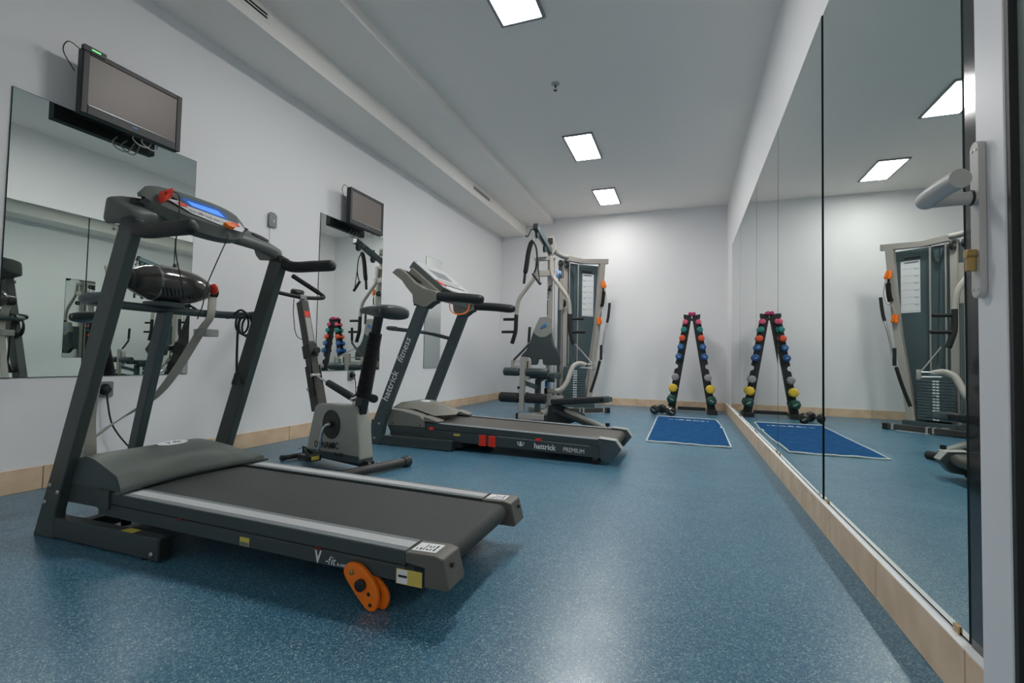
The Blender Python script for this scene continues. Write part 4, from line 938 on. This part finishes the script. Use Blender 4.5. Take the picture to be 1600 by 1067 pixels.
for p, q in (((-1.083, 6.63, 1.80), (-1.060, 6.65, 1.70)), ((-1.100, 6.60, 1.79), (-1.085, 6.60, 1.70)), ((-1.125, 6.58, 1.29), (-1.108, 6.60, 1.19)), ((-1.145, 6.56, 1.28), (-1.133, 6.56, 1.19))):
    wb(MB().lathe([(0, .001), (0, .014), (.02, .018), (.09, .020), (.10, .001)], p, Vector(q)-Vector(p), 10), 'orange_grip', M_orange, 0, 'bright orange handle grip')
wb(MB().tube(curve([(-1.085, 6.62, 1.72), (-1.08, 6.62, 1.62), (-1.09, 6.62, 1.50), (-1.105, 6.62, 1.44)], 5), [.012]*4+[.028]*9+[.030]*3, 8, flat=.35, flatdir=(.7,-.7,0)), 'web_strap', M_web)
wb(MB().tube(curve([(-1.07, 6.64, 1.72), (-1.05, 6.66, 1.55), (-1.07, 6.64, 1.42), (-1.11, 6.60, 1.40), (-1.13, 6.58, 1.30)], 5), .006, 8), 'cord', M_strap)
t = thing('lat_bar', 'chrome bar with black grips leaning on the gym side leg', 'bar', (-1.15, 6.40, 0))
pts = curve([(-.985, 6.55, 1.48), (-1.00, 6.53, 1.28), (-1.035, 6.48, 1.05), (-1.07, 6.45, .78), (-1.13, 6.42, .50), (-1.20, 6.40, .26)], 6)
wb(MB().tube(pts, .013, 10), 'bar', M_alu)
wb(MB().tube(pts[:9], .018, 10), 'grip', M_rub); wb(MB().tube(pts[-11:], .019, 10), 'grip', M_rub)
wb(MB().lathe([(-.04, .001), (-.04, .022), (.04, .022), (.04, .001)], pts[17], (0, .1, 1), 10), 'swivel', M_chrome)
wb(MB().box(-1.09, -1.055, 6.425, 6.455, .70, .90), 'pulley_block', M_black, .006)
t = thing('pulley_rag', 'blue cloth tied near the top of the gym pulley frame', 'cloth', (-1.56, 6.1, 1.80))
r_ = MB().ball((-1.585, 6.085, 1.835), .035, .03, .040, 10, 6); r_.ball((-1.60, 6.085, 1.80), .022, .022, .03, 8, 5); r_.ball((-1.605, 6.085, 1.86), .02, .02, .025, 8, 5)
o = wb(r_, 'cloth_knot', mat('blue_cloth', (.05, .25, .60, 1), .9, noise=(40, (.55, .65, .75, 1), .45, .6)))
t = thing('chain', 'short bright chain with clips lying by the gym floor bar', 'chain', (-1.10, 6.05, 0))
for k in range(9):
    c = Vector((-1.20+.025*k, 6.03+.020*k+.008*(k % 2), .010)); a0 = .7+.3*(k % 3)
    wb(MB().tube([c+Vector((.020*math.cos(a)*math.cos(a0)-.010*math.sin(a)*math.sin(a0), .020*math.cos(a)*math.sin(a0)+.010*math.sin(a)*math.cos(a0), .004*(k % 2))) for a in [2*PI*i/12 for i in range(12)]], .004, 6, closed=True), 'link', M_chrome)

# ------------------------------------------------------------ abdominal bench in front of the gym
t = thing('workout_bench', 'low black workout bench with raised pad in front of the gym', 'bench', (-1.0, 4.6, 0))
wb(MB().beam((-1.235, 4.72, .262), (-.70, 4.455, .330), .20, .062, up=(0,0,1)), 'bench_pad', M_benchv, .018)
wb(MB().beam((-.705, 4.458, .329), (-.645, 4.428, .336), .06, .045), 'pad_end', M_gymd, .004)
wb(MB().beam((-1.26, 4.735, .225), (-.66, 4.405, .060), .055, .045), 'bench_rail', M_lgrey, .005)
wb(MB().beam((-1.24, 4.65, .185), (-.67, 4.35, .045), .05, .035), 'bench_rail', M_black, .005)
wb(MB().lathe([(-.11, .001), (-.11, .030), (.11, .030), (.11, .001)], (-.665, 4.395, .030), (.45, .89, 0), 12), 'floor_roller', M_rub)
wb(MB().lathe([(0, .008), (.02, .008), (.022, .020), (.05, .020), (.052, .001)], (-.66, 4.37, .075), (0, 0, 1), 10), 'knob', M_black)
lg = MB().prism([(-1.32, .0), (-1.20, .0), (-.96, .11), (-.92, .16), (-1.20, .235), (-1.29, .235)], 'y', 4.63, 4.66); lg.prism([(-1.32, .0), (-1.22, .0), (-1.20, .235), (-1.29, .235)], 'y', 4.80, 4.83)
lg.cyl((-1.27, 4.58, .03), (-1.27, 4.88, .03), .028, seg=12); lg.beam((-1.25, 4.645, .21), (-1.25, 4.815, .21), .04, .04)
wb(lg, 'bench_leg', M_black, .003)
# ------------------------------------------------------------ dumbbell rack and dumbbells
RY = 7.03
def rp(x, z, y=RY): return (x*y/6.95, .69+(z-.69)*y/6.95)
R_ = thing('dumbbell_rack', 'black A shaped dumbbell rack against the end wall', 'rack', (.07, 7.08, 0))
DB = [('magenta', .0, 1.353, .027, (.50, .03, .14, 1)), ('pink', .084, 1.242, .036, (.75, .10, .19, 1)), ('teal', .103, 1.138, .040, (.015, .24, .21, 1)), ('orange red', .121, 1.021, .043, (.78, .09, .03, 1)), ('blue', .142, .901, .045, (.015, .11, .32, 1)),
      ('blue', .164, .769, .048, (.012, .09, .29, 1)), ('empty', .186, .636, .035, None), ('grey', .208, .488, .052, (.33, .31, .32, 1)), ('yellow', .236, .335, .062, (.75, .52, .05, 1)), ('dark green', .252, .184, .068, (.01, .07, .055, 1))]
CX = .0755
for s in (-1, 1):
    inn = lambda z: CX*RY/6.95 + s*(.006 + (1.33-z)*.158)
    out = [(inn(.055)+s*.105, .055)]
    for nm, dx, z, r, c in reversed(DB[1:]):
        x, zz = rp(CX+s*dx, z); hr = (r*.34 if r < .05 else .016)+.005 if c else .034
        o = inn(zz)+s*.098; xb = x if c else o-s*.004
        d = max(0.0, (o-xb)*s)
        out += [(inn(zz-hr-.012)+s*.098, zz-hr-.012), (o, zz-hr)]
        for a in range(0, 9):
            th = -PI/2 + PI*a/8
            out.append((o-s*d-s*hr*math.cos(th), zz+hr*math.sin(th)))
        out += [(o, zz+hr)]
    out += [(inn(1.30)+s*.085, 1.300), (inn(1.30)+s*.098, 1.305), (inn(1.30)+s*.098, 1.360), (inn(1.33)+s*.03, 1.345), (inn(1.33), 1.352), (inn(1.33), 1.30), (inn(.055), .055)]
    for y in (RY, RY+.055):
        MB().prism(out, 'y', y, y+.004).build('upright_plate', M_black, R_, world=True, bevel=.001, seg=1)
    sp = MB().prism([(inn(.055), .055), (inn(1.30), 1.30), (inn(1.30)+s*.004, 1.30), (inn(.055)+s*.004, .055)], 'y', RY+.004, RY+.055)
    sp.build('upright_web', M_black, R_, world=True)
    x0, x1 = sorted((inn(.05)-s*.006, inn(.05)+s*.112))
    MB().box(x0, x1, RY-.17, RY+.20, .012, .055).build('foot', M_black, R_, world=True, bevel=.004)
    MB().box(x0-.004, x1+.004, RY-.185, RY-.165, .0, .058).build('foot_cap', M_rub, R_, world=True, bevel=.004)
MB().box(-.10, .26, RY+.02, RY+.06, .03, .075).build('base_bar', M_black, R_, world=True, bevel=.003)
MB().box(CX-.06, CX+.06, RY+.004, RY+.055, 1.27, 1.30).build('top_link', M_black, R_, world=True, bevel=.003)
mats = {}
def dumbbell(nm, c, r, loc, label, group, hexa=True, hl=.125, rot=None, nmat=None):
    t = thing('dumbbell', label, 'dumbbell', loc, 0, group)
    m = mats.setdefault((nm, c), mat(nm.replace(' ', '_')+'_vinyl', c, .38, coat=.15))
    seg = 8 if hexa else 20
    h = hl/2; ends = []
    MB().tube([(0, -h-.004, 0), (0, h+.004, 0)], r*.34 if r < .05 else .016, 12).build('bar', m, t)
    for s in (-1, 1):
        prof = [(0, r*.40), (.004, r*.75), (r*.38, r), (r*.95, r), (r*1.30, r*.72), (r*1.36, r*.45), (r*1.36, .001)]
        MB().lathe(prof, (0, s*h, 0), (0, s, 0), seg).build('head', m, t, bevel=.0025)
        if r > .044 and nm != 'grey' and nm != 'yellow':
            MB().box(-r*.42, r*.42, s*(h+r*1.365), s*(h+r*1.365)+s*.0008, -r*.10, r*.10).map(lambda v: (v.x*.85-v.z*.5*s, v.y, v.z*.85+v.x*.5*s)).build('head_print', M_lgrey, t, smooth=0)
    if rot:
        t.rotation_euler = rot; t.matrix_basis = Matrix.Translation(loc) @ t.rotation_euler.to_matrix().to_4x4()
    return t
side = {-1: 'left', 1: 'right'}
lv = {1: 'pink', 2: 'teal green', 3: 'orange red', 4: 'blue', 5: 'blue', 7: 'grey', 8: 'yellow', 9: 'dark green'}
ext = {4: ' just below the orange red one', 5: ' just above the empty notch'}
for i, (nm, dx, z, r, c) in enumerate(DB):
    if i == 0:
        for s in (-1, 1):
            x, zz = rp(CX+s*.023, z)
            dumbbell(nm, c, r, (x, RY+.03, zz), 'small magenta dumbbell on the %s of the pair at the rack top' % side[s], 'dumbbells on the rack', False, .075)
        continue
    if c is None: continue
    for s in (-1, 1):
        x, zz = rp(CX+s*dx, z)
        dumbbell(nm, c, r, (x, RY+.0295, zz), '%s vinyl dumbbell on the %s upright of the rack%s' % (lv[i], side[s], ext.get(i, '')), 'dumbbells on the rack', i > 3, .068+2*.003)
MBK = (.014, .017, .017, 1)
dumbbell('black', MBK, .062, (-.335, 6.62, .062), 'black dumbbell lying diagonally on the floor left of the rack foot', 'black dumbbells on the floor', True, .12, (0, 0, math.radians(-24)))
dumbbell('black', MBK, .058, (-.185, 6.50, .058), 'black dumbbell at the far left corner of the blue mat, pointing forward', 'black dumbbells on the floor', True, .12, (0, 0, math.radians(10)))
# ------------------------------------------------------------ exercise mat
t = thing('exercise_mat', 'blue exercise mat with pale piped border by the mirror wall', 'mat', (0.02, 5.25, 0))
base = [(-.325, 6.28), (.348, 6.23), (.372, 5.62), (.352, 5.52), (.372, 5.45), (.352, 4.26), (.0, 4.27), (-.313, 4.28), (-.318, 5.2)]
MB().prism(base[::-1], 'z', .0005, .009).build('mat_body', M_mat, t, world=True)
pb = []
for i, p in enumerate(base):
    q = base[(i+1) % len(base)]
    for k in range(8):
        f = k/8; pb.append((p[0]+(q[0]-p[0])*f, p[1]+(q[1]-p[1])*f, .0075+.0025*math.sin(5.1*i+k)))
MB().tube(pb, .0075, 6, closed=True).build('piping', M_matw, t, world=True, label='pale piped edge')
pr_ = MB(); random.seed(3)
x = -.19
for wd, hh_, sl_ in ((.07, .018, 0), (.03, .03, .4), (.03, .06, .5), (.035, .07, -.4), (.035, .07, .5), (.03, .07, -.3), (.03, .06, .5), (.045, .03, .2), (.05, .045, 0), (.03, .03, .3)):
    pr_.prism([(x, 5.98-x*.06), (x+wd*.8, 5.98-x*.06), (x+wd*.8+sl_*.03, 5.98-x*.06+hh_), (x+sl_*.03, 5.98-x*.06+hh_)], 'z', .0090, .0096); x += wd+.007
pr_.build('mat_print', M_matw, t, world=True, smooth=0, label='pale printed marks near the far edge')
